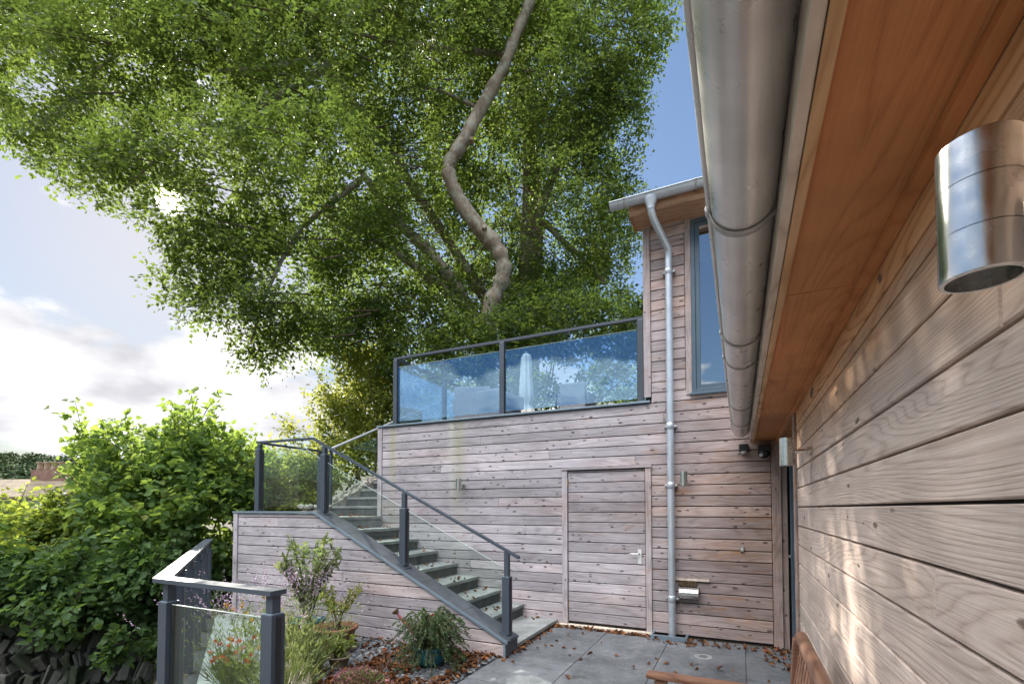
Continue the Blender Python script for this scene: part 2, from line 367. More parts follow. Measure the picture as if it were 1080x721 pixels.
M_batten = wood('pale_batten', 'y', [(0.2, (0.45, 0.24, 0.11)), (0.5, (0.60, 0.36, 0.18)), (0.8, (0.68, 0.44, 0.25))], freq=6, boardvar=0.1, bump=0.25)
M_fascia = wood('grey_fascia', 'y', [(0.2, (0.42, 0.33, 0.26)), (0.5, (0.62, 0.52, 0.42)), (0.8, (0.72, 0.62, 0.52))], freq=6, boardvar=0.05, knots=False, bump=0.2)
M_bench = wood('oiled_teak', 'x', [(0.2, (0.085, 0.04, 0.024)), (0.5, (0.165, 0.082, 0.050)), (0.8, (0.23, 0.125, 0.08))], freq=8, boardvar=0.12, knots=False, bump=0.2, rough=0.45)
M_bench_y = wood('oiled_teak_long', 'y', [(0.2, (0.085, 0.04, 0.024)), (0.5, (0.165, 0.082, 0.050)), (0.8, (0.23, 0.125, 0.08))], freq=8, boardvar=0.12, knots=False, bump=0.2, rough=0.42)
M_deck = wood('dark_decking', 'x', [(0.2, (0.05, 0.04, 0.035)), (0.5, (0.10, 0.08, 0.07)), (0.8, (0.15, 0.125, 0.11))], knots=False)
M_core = simple('dark_void', (0.02, 0.018, 0.016), 0.9)
M_anth = simple('anthracite_paint', (0.050, 0.064, 0.082), 0.5, 0.0, 0.12, 3, 0.04, 90)
M_frame = simple('blue_grey_frame', (0.075, 0.115, 0.15), 0.35, 0.0, 0.1, 3)
M_coping = simple('zinc_edge', (0.20, 0.26, 0.31), 0.45, 0.3, 0.18, 8)
M_gutter = simple('grey_gutter_metal', (0.66, 0.64, 0.61), 0.32, 0.6, 0.12, 5, 0.04, 60)
M_gutdark = simple('gutter_bracket_grey', (0.42, 0.405, 0.385), 0.45, 0.35, 0.12, 7)
M_pipe = simple('zinc_pipe', (0.52, 0.56, 0.60), 0.38, 0.5, 0.1, 5)
M_silver = simple('satin_silver_paint', (0.62, 0.63, 0.64), 0.4, 0.2, 0.06, 5)
M_steel = simple('brushed_steel', (0.62, 0.61, 0.59), 0.24, 1.0, 0.05, 14)
M_black = simple('black_plastic', (0.018, 0.018, 0.02), 0.35, 0, 0.1)
M_lens = simple('dark_lens', (0.01, 0.01, 0.012), 0.08, 0, 0.1)
M_white = simple('white_plastic', (0.7, 0.69, 0.66), 0.4, 0, 0.05)
M_brass = simple('brass', (0.5, 0.34, 0.12), 0.35, 1.0, 0.1)
M_slate = simple('slate_cap', (0.060, 0.070, 0.082), 0.55, 0, 0.3, 5, 0.25, 30)
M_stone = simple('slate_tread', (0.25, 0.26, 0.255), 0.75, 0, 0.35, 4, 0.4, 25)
M_riser_shaded = simple('slate_riser_shaded', (0.075, 0.08, 0.085), 0.75, 0, 0.35, 6, 0.4, 25)  # slate darkened so the shade on the risers is in the colour
M_cobble = simple('rough_pale_stone', (0.40, 0.37, 0.32), 0.9, 0, 0.35, 9, 0.8, 14)
M_edging = simple('tan_stone', (0.26, 0.22, 0.16), 0.9, 0, 0.35, 7, 0.7, 18)
M_schist = simple('dark_schist', (0.085, 0.08, 0.07), 0.85, 0, 0.55, 3, 0.6, 20)
M_path = simple('pale_concrete', (0.42, 0.42, 0.41), 0.85, 0, 0.18, 5, 0.2, 60)
M_terra = simple('terracotta', (0.31, 0.145, 0.08), 0.8, 0, 0.22, 7, 0.15, 40)
M_teal = simple('teal_glaze', (0.02, 0.12, 0.155), 0.2, 0, 0.25, 6)
M_soil = simple('potting_soil', (0.045, 0.03, 0.02), 1.0, 0, 0.4, 30, 0.8, 60)
M_red = simple('dark_red_enamel', (0.20, 0.012, 0.02), 0.22, 0, 0.15, 6)
M_rose = simple('bronze_rose', (0.20, 0.13, 0.07), 0.4, 0.8, 0.2, 30)
M_rattan = simple('pale_rattan', (0.30, 0.30, 0.31), 0.8, 0, 0.25, 40, 0.6, 90)
M_cream = simple('cream_canvas', (0.62, 0.60, 0.52), 0.9, 0, 0.08, 5)
M_pink = simple('pink_clay', (0.55, 0.28, 0.22), 0.8, 0, 0.1)
M_ground = simple('earth', (0.06, 0.05, 0.032), 1.0, 0, 0.4, 2.0, 0.6, 15)
M_bristle = simple('brown_bristle', (0.12, 0.075, 0.04), 0.9, 0, 0.3, 60)
M_roof = simple('lichen_roof', (0.20, 0.155, 0.10), 0.9, 0, 0.35, 1.2, 0.2, 5)
M_ridge = simple('brick_stack', (0.22, 0.13, 0.10), 0.9, 0, 0.3, 2)
M_pot = simple('clay_chimney_pot', (0.36, 0.27, 0.19), 0.9, 0, 0.2, 3)
M_render = simple('pale_render', (0.55, 0.54, 0.52), 0.9, 0, 0.1, 1)
M_bark = None
def bark(name, a, b):
    m, nt, out = mat(name); n = N(nt); co = n.coord()
    f = n.noise(n.mapping(co, (2.2, 2.2, 1.2)), 1.6, 6, 0.62)
    blot = n.noise(co, 5.5, 5, 0.65)
    c = n.mix(n.ramp(blot, [(0.48, 0.0), (0.58, 0.9)]), n.ramp(f, [(0.3, a), (0.7, b)]), (0.40, 0.385, 0.31))
    c = n.mix(n.ramp(n.noise(co, 9.0, 5, 0.7), [(0.58, 0.0), (0.70, 0.8)]), c, (0.06, 0.055, 0.03))
    p = n('ShaderNodeBsdfPrincipled', {'Base Color': c, 'Roughness': 0.9, 'Specular IOR Level': 0.2})
    bp = n('ShaderNodeBump', {'Height': n.noise(n.mapping(co, (3, 3, 1)), 7, 6, 0.6), 'Strength': 0.5, 'Distance': 0.03}); nt.links.new(bp.outputs[0], p.inputs['Normal'])
    nt.links.new(p.outputs[0], out.inputs[0]); return m
M_bark = bark('beech_bark', (0.19, 0.14, 0.10), (0.40, 0.33, 0.26))
M_twig = simple('twig', (0.10, 0.07, 0.045), 0.9, 0, 0.3, 8)
M_beech = leafmat('beech_leaf', (0.014, 0.034, 0.012), (0.056, 0.094, 0.028), (0.38, 0.53, 0.085), 0.46)
M_hazel = leafmat('hazel_leaf', (0.055, 0.11, 0.036), (0.13, 0.21, 0.07), (0.46, 0.62, 0.10), 0.52, 0.6, 0.25)
M_bramble = leafmat('bramble_leaf', (0.05, 0.095, 0.022), (0.12, 0.18, 0.045), (0.46, 0.55, 0.07), 0.5, 0.6, 0.25)
M_ivy = leafmat('ivy_leaf', (0.035, 0.075, 0.027), (0.09, 0.155, 0.052), (0.22, 0.36, 0.06), 0.38, 0.6, 0.25)
M_light = leafmat('lime_leaf', (0.085, 0.125, 0.025), (0.20, 0.25, 0.06), (0.62, 0.66, 0.12), 0.55)
M_juniper = leafmat('juniper_needle', (0.02, 0.05, 0.02), (0.07, 0.12, 0.045), (0.12, 0.2, 0.05), 0.3)
M_lav = leafmat('lavender_stalk', (0.10, 0.14, 0.05), (0.22, 0.27, 0.10), (0.35, 0.42, 0.12), 0.35)
M_lavfl = leafmat('lavender_flower', (0.20, 0.14, 0.22), (0.42, 0.33, 0.43), (0.5, 0.35, 0.5), 0.3)
M_olive = leafmat('olive_leaf', (0.08, 0.11, 0.05), (0.20, 0.25, 0.13), (0.42, 0.50, 0.15), 0.42)
M_orangefl = leafmat('orange_petal', (0.6, 0.07, 0.015), (0.75, 0.16, 0.03), (0.8, 0.2, 0.05), 0.3)
M_yellowfl = leafmat('yellow_petal', (0.65, 0.30, 0.02), (0.75, 0.42, 0.05), (0.8, 0.45, 0.05), 0.3)
M_pinkfl = leafmat('pink_petal', (0.16, 0.055, 0.07), (0.42, 0.22, 0.21), (0.45, 0.2, 0.22), 0.3)
M_dead = leafmat('fallen_leaf', (0.06, 0.022, 0.010), (0.20, 0.082, 0.028), (0.25, 0.10, 0.035), 0.2, 0.7)
M_farwood = leafmat('far_foliage', (0.03, 0.055, 0.025), (0.075, 0.11, 0.05), (0.12, 0.16, 0.05), 0.06, 0.8, 0.1)
M_grassm = leafmat('grass_blade', (0.03, 0.07, 0.012), (0.07, 0.14, 0.03), (0.2, 0.32, 0.05), 0.35)
M_glass = glassmat('clear_glass', (0.90, 0.95, 0.93), 1.1, 0.015)
M_glassT = glassmat('terrace_glass', (0.80, 0.90, 0.98), 1.6, 0.42, (0.72, 0.88, 1.0))
M_gedge = simple('glass_edge', (0.55, 0.66, 0.62), 0.25, 0, 0.1, 4)
M_glassW = glassmat('window_glass', (0.55, 0.60, 0.62), 1.6, 0.42, (0.85, 0.93, 1.0))
def paving_mat():
    m, nt, out = mat('granite_slab'); n = N(nt); co = n.coord()
    bid = n.attr('bid')
    sp = n.noise(co, 150, 2, 0.7); bl = n.noise(co, 1.7, 6, 0.65)
    c = n.ramp(n.math('ADD', n.math('MULTIPLY', sp, 0.4), n.math('MULTIPLY', bl, 0.6)), [(0.34, (0.055, 0.06, 0.066)), (0.5, (0.12, 0.128, 0.138)), (0.66, (0.185, 0.193, 0.203))])
    k = n.math('ADD', n.math('MULTIPLY', bid, 0.22), 0.88)
    c = n.mix(1.0, c, n('ShaderNodeCombineColor', {0: k, 1: k, 2: k}).outputs[0], 'MULTIPLY')
    spot = n.ramp(n.noise(co, 38, 2, 0.5), [(0.70, 0.0), (0.76, 0.7)])
    c = n.mix(spot, c, (0.05, 0.05, 0.045))
    st_ = n.noise(co, 7.0, 8, 0.78)
    c = n.mix(n.ramp(st_, [(0.50, 0.0), (0.68, 0.55)]), c, (0.27, 0.275, 0.27))
    c = n.mix(n.ramp(n.noise(n.mapping(co, (1, 1, 1), (4, 9, 0)), 4.0, 8, 0.75), [(0.52, 0.0), (0.66, 0.65)]), c, (0.055, 0.058, 0.05))
    p = n('ShaderNodeBsdfPrincipled', {'Base Color': c, 'Roughness': 0.7, 'Specular IOR Level': 0.35})
    bp = n('ShaderNodeBump', {'Height': n.noise(co, 70, 4, 0.6), 'Strength': 0.2, 'Distance': 0.004}); nt.links.new(bp.outputs[0], p.inputs['Normal'])
    nt.links.new(p.outputs[0], out.inputs[0]); return m
M_paving = paving_mat()
def chip_mat():
    m, nt, out = mat('slate_chips'); n = N(nt)
    c = n.ramp(n.attr('bid'), [(0.0, (0.05, 0.055, 0.06)), (0.6, (0.13, 0.14, 0.15)), (1.0, (0.28, 0.28, 0.28))])
    p = n('ShaderNodeBsdfPrincipled', {'Base Color': c, 'Roughness': 0.75}); nt.links.new(p.outputs[0], out.inputs[0]); return m
M_chip = chip_mat()
def schist_mat():
    m, nt, out = mat('hedge_bank_slate'); n = N(nt); co = n.coord()
    c = n.ramp(n.attr('bid'), [(0.0, (0.035, 0.033, 0.028)), (0.6, (0.11, 0.105, 0.09)), (1.0, (0.24, 0.225, 0.20))])
    c = n.mix(n.ramp(n.noise(co, 3.5, 5, 0.6), [(0.42, 0.0), (0.62, 0.85)]), c, (0.028, 0.045, 0.014))
    p = n('ShaderNodeBsdfPrincipled', {'Base Color': c, 'Roughness': 0.85})
    bp = n('ShaderNodeBump', {'Height': n.noise(co, 22, 5, 0.6), 'Strength': 0.6, 'Distance': 0.02}); nt.links.new(bp.outputs[0], p.inputs['Normal'])
    nt.links.new(p.outputs[0], out.inputs[0]); return m
M_bank = schist_mat()

# ------------------------------------------------------------------ ground
YB, Y1, XW = 6.15, 4.53, 0.40           # back wall face, stair wall face, right wall face
FA, FB = np.array([-3.32, 1.82]), np.array([-6.95, 4.42])      # line of the garden railing
FD = (FB - FA) / np.linalg.norm(FB - FA); FN = np.array([FD[1], -FD[0]]); FN = FN if FN[0] < 0 else -FN
def sstep(a, b, x):
    t = np.clip((x - a) / (b - a), 0, 1); return t * t * (3 - 2 * t)
def height(x, y):
    d = (x - FA[0]) * FN[0] + (y - FA[1]) * FN[1]              # metres outside the railing
    out = -1.25 * sstep(0.1, 0.9, d) - 0.12 * np.clip(d - 6, 0, 60) - 0.02 * np.clip(d - 60, 0, 200)
    up = 2.75 * sstep(5.9, 10.5, y) * sstep(-14.0, -8.0, x) + 0.05 * np.clip(y - 11, 0, 60)* sstep(-14.0, -8.0, x)
    far = 43 * sstep(170, 520, np.hypot(x, y)) * sstep(0.2, 0.9, -x / (np.hypot(x, y) + 1e-6))
    return np.maximum(out, -9) * (1 - sstep(5.4, 7.5, y) * sstep(-14, -8, x)) - 0.03 + up + far
g = np.sinh(np.linspace(-1, 1, 181) * 7.0) / np.sinh(7.0) * 1500
gx, gy = np.meshgrid(g - 5.0, g + 4.0)
gz = height(gx, gy)
mb = MB(); n_ = 181
mb.v = list(zip(gx.ravel().tolist(), gy.ravel().tolist(), gz.ravel().tolist()))
mb.f = [(j * n_ + i, j * n_ + i + 1, (j + 1) * n_ + i + 1, (j + 1) * n_ + i) for j in range(n_ - 1) for i in range(n_ - 1)]
mb.b = [0.5] * len(mb.f); mb.s = [True] * len(mb.f)
tag(mb.build('ground', M_ground), 'sloping earth ground of the garden and the valley beyond', None, None, 'structure')

# paving: slabs with open joints in one sheet
mb = MB()
xs = [-2.30, -1.53, -0.78, 0.03, 0.52]
for ci in range(4):
    y = -3.2 + [0.42, 0.05, 0.55, 0.2][ci]
    while y < 6.12:
        y2 = min(y + 0.83, 6.14)
        if y2 - y > 0.1: mb.box((xs[ci] + 0.003, y + 0.003, -0.04), (xs[ci + 1] - 0.003, y2 - 0.003, random.uniform(-0.0015, 0.0015)), 0.003)
        y += 0.83
mb.box((-2.3, -3.2, -0.05), (0.5, 6.14, -0.012), 0, 0.0)
tag(mb.build('patio_paving', M_paving), 'grey granite patio slabs with dark open joints', None, None, 'structure')
# pale path along the railing
mb = MB()
for k in range(9):
    a = FA + FD * (0.05 + k * 0.5) - FN * 0.1; b = a + FD * 0.49; w = -FN * 0.62
    mb.raw([(a[0], a[1], 0), (b[0], b[1], 0), (b[0] + w[0], b[1] + w[1], 0), (a[0] + w[0], a[1] + w[1], 0),
            (a[0], a[1], -.1), (b[0], b[1], -.1), (b[0] + w[0], b[1] + w[1], -.1), (a[0] + w[0], a[1] + w[1], -.1)],
           [(0, 1, 2, 3), (0, 4, 5, 1), (1, 5, 6, 2), (2, 6, 7, 3), (3, 7, 4, 0)], random.random())
tag(mb.build('garden_path', M_path), 'pale concrete slab path inside the garden railing', None, None, 'structure')

# ------------------------------------------------------------------ cladding
def boards(mb, z0, z1, pitch, ints, face, dirn, ax, gap=0.010, thick=0.022, maxlen=4.8, minlen=1.6, c=0.004, first=None):
    """horizontal boards. ints(z) -> [(u0,u1)] ; ax = index of the running axis ; face = front coordinate ; dirn = outward sign"""
    oth = 1 - ax
    def P(u, z, d):
        p = [0, 0, z]; p[ax] = u; p[oth] = face - dirn * d; return tuple(p)
    z = z0 if first is None else first
    while z < z1 - 0.01:
        za, zb = max(z, z0) + gap / 2, min(z + pitch, z1) - gap / 2
        if zb - za > 0.012:
            A, B = ints(za + 1e-4), ints(zb - 1e-4)
            if len(A) != len(B): A = B = ints((za + zb) / 2)
            for (a0, a1), (b0, b1) in zip(A, B):
                if min(a1 - a0, b1 - b0) < 0.01 and max(a1 - a0, b1 - b0) < 0.02: continue
                lo, hi = max(a0, b0), min(a1, b1); cuts = []
                u = min(a0, b0) + random.uniform(0.6, maxlen)
                while u < hi - 0.7 and u > lo + 0.4:
                    cuts.append(u); u += random.uniform(minlen + 1.0, maxlen)
                E0 = [a0] + cuts + [a1]; E1 = [b0] + cuts + [b1]
                for i in range(len(E0) - 1):
                    g = 0.0012
                    l0, r0, l1, r1 = E0[i] + g, E0[i + 1] - g, E1[i] + g, E1[i + 1] - g
                    d = random.uniform(-0.0012, 0.0012)
                    vs = [P(l0, za, thick), P(r0, za, thick), P(r1, zb, thick), P(l1, zb, thick),
                          P(l0, za, c + d), P(r0, za, c + d), P(r1, zb, c + d), P(l1, zb, c + d),
                          P(l0 + c, za + c, d), P(r0 - c, za + c, d), P(r1 - c, zb - c, d), P(l1 + c, zb - c, d)]
                    fs = [(8, 9, 10, 11)] + [(i0, (i0 + 1) % 4, 4 + (i0 + 1) % 4, 4 + i0) for i0 in range(4)] + [(4 + i0, 4 + (i0 + 1) % 4, 8 + (i0 + 1) % 4, 8 + i0) for i0 in range(4)]
                    if dirn * (1 if ax == 0 else -1) > 0: fs = [f[::-1] for f in fs]
                    mb.raw(vs, fs, random.random())
        z += pitch

# ---- the back wing: store room below, terrace on it, upper room at the right
DX0, DX1, DZ = -2.165, -0.995, 2.10
wing = thing('timber_wing', 'larch clad back wing with plank door, glazed terrace above and tall upper window', 'building', None, (0, YB, 0))
def part(name, mb, m, parent, org=(0, YB, 0)):
    mb.xf(Matrix.Translation(-Vector(org))); return mb.build(name, m, parent)
# materials use object coordinates: keep parts in world space instead by parenting to an unmoved empty
wing.location = (0, 0, 0)
def part(name, mb, m, parent): return mb.build(name, m, parent)
mb = MB()
boards(mb, 0.03, 2.868, 0.129, lambda z: [(-5.26, DX0 + 0.002), (DX1 - 0.002, 0.318)] if z < DZ + 0.002 else [(-5.26, 0.318)], YB, -1, 0)
boards(mb, 2.868, 5.16, 0.129, lambda z: [(-0.985, -0.578)] if 2.94 < z < 5.05 else [(-0.985, 2.0)], YB, -1, 0)
part('cladding', mb, M_wall, wing)
mb = MB()
mb.box((-5.31, YB + 0.02, -0.1), (2.0, YB + 0.2, 2.87), 0, 0.5)
mb.box((-1.06, YB + 0.02, 2.87), (-0.50, YB + 0.2, 5.16), 0, 0.5); mb.box((0.40, YB + 0.02, 2.87), (2.0, YB + 0.2, 5.16), 0, 0.5)
mb.box((-0.5, YB + 0.02, 2.87), (0.4, YB + 0.2, 2.93), 0, .5); mb.box((-0.5, YB + 0.02, 5.07), (0.4, YB + 0.2, 5.16), 0, .5)
mb.box((-0.6, YB + 1.3, 2.9), (0.5, YB + 1.32, 5.16), 0, .5); mb.box((-1.06, YB + 0.2, 2.87), (-0.98, 11, 5.16), 0, .5)
mb.box((-5.31, YB + 0.2, -0.1), (-5.2, 9.6, 2.87), 0, .5)
part('wall_core', mb, M_core, wing)
def vboard(x0, x1, z0, z1, y0=YB - 0.014, y1=YB + 0.02): return MB().box((x0, y0, z0), (x1, y1, z1), 0.003)
part('corner_board', vboard(-5.345, -5.262, 0.02, 2.872), M_wallv, wing)
part('corner_board', vboard(-1.075, -0.988, 2.945, 5.12), M_wallv, wing)
part('corner_board', vboard(0.322, 0.415, 0.0, 2.33, YB - 0.03), M_wallv, wing)
part('corner_board', vboard(0.418, 0.475, 0.0, 2.33, YB - 0.012), M_wallv, wing)
part('window_board', vboard(-0.574, -0.505, 2.93, 5.10), M_wallv, wing)
# terrace coping and floor
mb = MB().box((-5.36, YB - 0.035, 2.874), (-1.0, YB + 0.12, 2.90), 0.004)
part('coping', mb, M_coping, wing)
mb = MB()
for k in range(24): mb.box((-5.3, YB + 0.125 + k * 0.145, 2.80), (-1.08, YB + 0.265 + k * 0.145, 2.86), 0.003)
part('terrace_deck', mb, M_deck, wing)
# door
dr = part('door', MB(), M_wall, wing)
mb = MB()
boards(mb, 0.06, 2.055, 0.1312, lambda z: [(-2.085, -1.075)], YB - 0.002, -1, 0, gap=0.009)
bpy.data.objects.remove(dr); dr = part('door', mb, M_wall, wing)
for z in (0.25, 1.85): MB().box((-2.094, YB - 0.012, z), (-2.078, YB + 0.0, z + 0.09), 0.002).build('hinge', M_brass, dr)
mb = MB()
mb.box((-1.168, YB - 0.012, 0.86), (-1.122, YB - 0.002, 1.04), 0.003)
mb.build('handle_plate', M_white, dr)
mb = MB(); mb.tube([(-1.145, YB - 0.01, 0.985), (-1.145, YB - 0.05, 0.985), (-1.155, YB - 0.056, 0.985), (-1.25, YB - 0.056, 0.985), (-1.26, YB - 0.045, 0.985)], 0.009, 10)
mb.build('handle', M_steel, dr)
mb = MB().box((-2.165, YB - 0.022, 0.03), (-2.092, YB + 0.02, 2.062), 0.003)
part('door_post', mb, M_wallv, wing)
mb = MB().box((-1.068, YB - 0.022, 0.03), (-0.998, YB + 0.02, 2.062), 0.003)
part('door_post', mb, M_wallv, wing)
part('door_head', MB().box((-2.175, YB - 0.035, 2.064), (-0.99, YB + 0.02, 2.094), 0.003), M_wall, wing)
part('door_sill', MB().box((-2.23, YB - 0.075, 0.0), (-0.97, YB + 0.02, 0.028), 0.004), M_fascia, wing)
# upper window
wf = MB()
wx0, wx1, wz0, wz1 = -0.503, 0.38, 2.945, 5.07
def ring(mb, x0, x1, z0, z1, w, y0, y1):
    mb.box((x0, y0, z0), (x0 + w, y1, z1), 0.004); mb.box((x1 - w, y0, z0), (x1, y1, z1), 0.004)
    mb.box((x0 + w, y0, z0), (x1 - w, y1, z0 + w), 0.004); mb.box((x0 + w, y0, z1 - w), (x1 - w, y1, z1), 0.004)
ring(wf, wx0, wx1, wz0, wz1, 0.045, YB - 0.02, YB + 0.07); ring(wf, wx0 + 0.047, wx1 - 0.047, wz0 + 0.047, wz1 - 0.047, 0.05, YB - 0.005, YB + 0.06)
w = part('window', wf, M_frame, wing)
MB().box((wx0 + 0.098, YB + 0.022, wz0 + 0.098), (wx1 - 0.098, YB + 0.03, wz1 - 0.098)).build('pane', M_glassW, w)
MB().box((-0.53, YB - 0.05, 2.915), (0.42, YB + 0.0, 2.942), 0.004).build('sill', M_frame, w)
# upper eaves and roof
mb = MB().box((-1.15, 5.80, 5.10), (2.2, YB + 0.02, 5.122), 0.002, 0.4)
part('eaves_soffit', mb, M_soffit_x, wing)
mb = MB().box((-1.17, 5.775, 5.085), (2.2, 5.798, 5.215), 0.003, 0.7)
part('fascia', mb, M_soffit_x, wing)
mb = MB().box((-1.173, 5.8, 5.09), (-1.152, YB + 0.02, 5.215), 0.002, 0.3)
part('barge_board', mb, M_soffit, wing)
mb = MB().prism([(5.70, 5.236), (11, 5.55), (11, 5.62), (5.70, 5.27)], 0, -1.10, 2.2, 0.5)
part('roof', mb, M_gutdark, wing)

# gutters: half round trough seen from below
def trough(mb, p0, p1, r, out, n=20):
    """half-round along p0->p1, bead on the side of vector out"""
    p0 = Vector(p0); p1 = Vector(p1); out = Vector(out).normalized(); d = (p1 - p0).normalized()
    prof = [(math.cos(a) * r, math.sin(a) * r) for a in np.linspace(math.pi, 2 * math.pi, n)]
    prof = [(-x, y) for x, y in prof]         # x along -out..out
    def Q(p, xy): return p + out * (-xy[0]) + Vector((0, 0, xy[1]))
    for q_, rev in ((prof, False), ([(x * 0.975, y * 0.975) for x, y in prof], True)):
        vs = [Q(p0, q) for q in q_] + [Q(p1, q) for q in q_]
        fs = [(i, i + 1, n + i + 1, n + i) for i in range(n - 1)]
        mb.raw(vs, [f[::-1] for f in fs] if rev else fs, 0.5, True)
    for p in (p0, p1): # stop ends
        vs = [Q(p, q) for q in prof]; mb.raw(vs, [tuple(range(n))], 0.5)
    b0 = p0 + out * (r + 0.004); b1 = p1 + out * (r + 0.004)
    mb.tube([b0, b1], 0.0085, 10)
def gutter_bracket(c, r, out, w=0.022, drop=0.03, back=0.03):
    c = Vector(c); out = Vector(out).normalized(); al = Vector((0, 0, 1)).cross(out)
    mb = MB(); R1, R2 = r + 0.0025, r + 0.006; k = 18
    ang = np.linspace(0.0, math.pi * 0.80, k)
    V = []
    for s in (-w / 2, w / 2):
        for rr in (R1, R2):
            for a in ang: V.append(c + al * s + out * (math.cos(a) * rr) + Vector((0, 0, -math.sin(a) * rr)))
    f = []
    for i in range(k - 1):
        f += [(k + i, k + i + 1, 3 * k + i + 1, 3 * k + i), (i, 2 * k + i, 2 * k + i + 1, i + 1), (i, i + 1, k + i + 1, k + i), (2 * k + i, 3 * k + i, 3 * k + i + 1, 2 * k + i + 1)]
    mb.raw(V, f, 0.5, True)
    # clip over the bead and strap back to the fascia
    cc = c + out * (r + 0.005)
    mb.tube([cc - al * w * 0.6, cc + al * w * 0.6], 0.0125, 10)
    e = c + out * (math.cos(ang[-1]) * R2) + Vector((0, 0, -math.sin(ang[-1]) * R2))
    b = c - out * (r + back)
    mb.tube([e, (e + b) / 2 + Vector((0, 0, -0.004)), Vector((b.x, b.y, e.z + 0.006)), Vector((b.x, b.y, c.z))], 0.005, 8)
    return mb
GX, GZ, GR = 0.0195, 2.44, 0.086
gut = thing('rain_gutter', 'large half-round grey metal gutter under the near eaves, running towards the back wall', 'gutter')
mb = MB(); trough(mb, (GX, -2.6, GZ), (GX, 6.0, GZ), GR, (-1, 0, 0)); part('trough', mb, M_gutter, gut)
for y in (0.2, 1.53, 2.62, 3.05, 4.35, 5.2): part('bracket', gutter_bracket((GX, y, GZ), GR, (-1, 0, 0), 0.03 if y < 2 else 0.02), M_gutdark, gut)
gut2 = thing('rain_gutter', 'short grey gutter along the upper eaves of the back wing', 'gutter')
mb = MB(); trough(mb, (-1.38, 5.705, 5.235), (2.2, 5.705, 5.235), 0.066, (0, -1, 0)); part('trough', mb, M_pipe, gut2)
for x in (-1.2, -0.4, 0.6): part('bracket', gutter_bracket((x, 5.705, 5.235), 0.066, (0, -1, 0)), M_gutdark, gut2)
# downpipe with swan neck
dp = thing('downpipe', 'pale zinc downpipe with swan neck bend on the back wing wall', 'downpipe')
px_ = -0.755; yp = YB - 0.075
path = [(-0.90, 5.705, 5.20), (-0.90, 5.705, 5.08), (-0.895, 5.715, 5.03), (-0.875, 5.77, 4.96), (-0.80, 5.95, 4.82), (px_, yp - 0.03, 4.74), (px_, yp, 4.68), (px_, yp, 4.6), (px_, yp, 0.02)]
mb = MB(); mb.tube(path, 0.042, 20); part('pipe', mb, M_pipe, dp)
mb = MB(); mb.lathe([(0.045, 5.06), (0.048, 5.10), (0.075, 5.165), (0.078, 5.20)], (-0.90, 5.705, 0), 20); part('outlet', mb, M_pipe, dp)
for z in (4.46, 2.55, 1.83, 0.47):
    mb = MB(); mb.lathe([(0.0425, z - 0.04), (0.0455, z - 0.038), (0.0455, z + 0.038), (0.0425, z + 0.04)], (px_, yp, 0), 20)
    part('collar', mb, M_pipe, dp)
    mb = MB(); mb.box((px_ - 0.075, yp + 0.02, z - 0.012), (px_ + 0.075, YB - 0.001, z + 0.012), 0.003)
    for s in (-1, 1): mb.tube([(px_ + s * 0.066, yp + 0.021, z), (px_ + s * 0.066, yp - 0.004, z)], 0.009, 8)
    part('clip', mb, M_steel, dp)
# gully box at its foot
gb = thing('gully_surround', 'low open grey metal box on the slabs round the foot of the downpipe', 'drain surround')
mb = MB(); mb.box((-0.985, 5.93, 0.002), (-0.575, 5.955, 0.055), 0.003)
part('front_bar', mb, M_coping, gb)
for x in (-0.985, -0.597): part('side_bar', MB().box((x, 5.957, 0.002), (x + 0.022, YB - 0.004, 0.055), 0.003), M_coping, gb)
part('base_tray', MB().box((-0.962, 5.957, 0.002), (-0.598, YB - 0.004, 0.008)), M_black, gb)

# ---- the near house on the right
house = thing('timber_house', 'pinkish brown larch clad house wall close at the right, with orange plywood eaves', 'house')
mb = MB()
boards(mb, -0.02, 2.20, 0.1445, lambda z: [(-3.0, 4.27)], XW, -1, 1, gap=0.008, thick=0.022, first=1.562 - 0.1445 * 11, maxlen=3.6, c=0.004)
part('cladding', mb, M_right, house)
mb = MB().box((XW - 0.001, -3.0, 2.202), (XW + 0.02, 4.27, 2.318), 0.003, 0.6)
part('top_board', mb, M_right_warm, house)
mb = MB().box((XW + 0.022, -3.0, -0.1), (XW + 0.25, 4.41, 2.6), 0, .5); mb.box((0.56, 4.41, 2.1), (0.65, YB, 2.6), 0, .5)
mb.box((0.7, 4.42, -0.1), (2.6, YB, -0.02), 0, .5); mb.box((2.6, 4.4, -.1), (2.7, YB, 2.6), 0, .5)
part('wall_core', mb, M_core, house)
part('end_trim', MB().box((XW - 0.016, 4.285, 0.0), (XW + 0.02, 4.42, 2.318), 0.003), M_wallv, house)
mb = MB(); mb.box((0.135, -3.0, 2.321), (0.62, 1.98, 2.332), 0.0015, 0.35); mb.box((0.135, 1.984, 2.3205), (0.62, 4.42, 2.3315), 0.0015, 0.6); mb.box((0.135, 4.424, 2.321), (0.62, YB - 0.03, 2.332), 0.0015, 0.2)
part('soffit', mb, M_soffit, house)
part('soffit_batten', MB().box((0.132, -3.0, 2.302), (0.156, YB - 0.032, 2.3195), 0.002, 0.4), M_batten, house)
part('wall_batten', MB().box((0.366, -3.0, 2.292), (XW - 0.003, YB - 0.034, 2.3195), 0.002, 0.3), M_soffit, house)
part('fascia', MB().box((0.106, -3.0, 2.308), (0.130, YB - 0.03, 2.50), 0.003, 0.5), M_fascia, house)
mb = MB().prism([(0.05, 2.505), (3.2, 2.9), (3.2, 2.97), (0.05, 2.53)], 1, -3.0, YB - 0.04, .5)
part('roof', mb, M_gutdark, house)
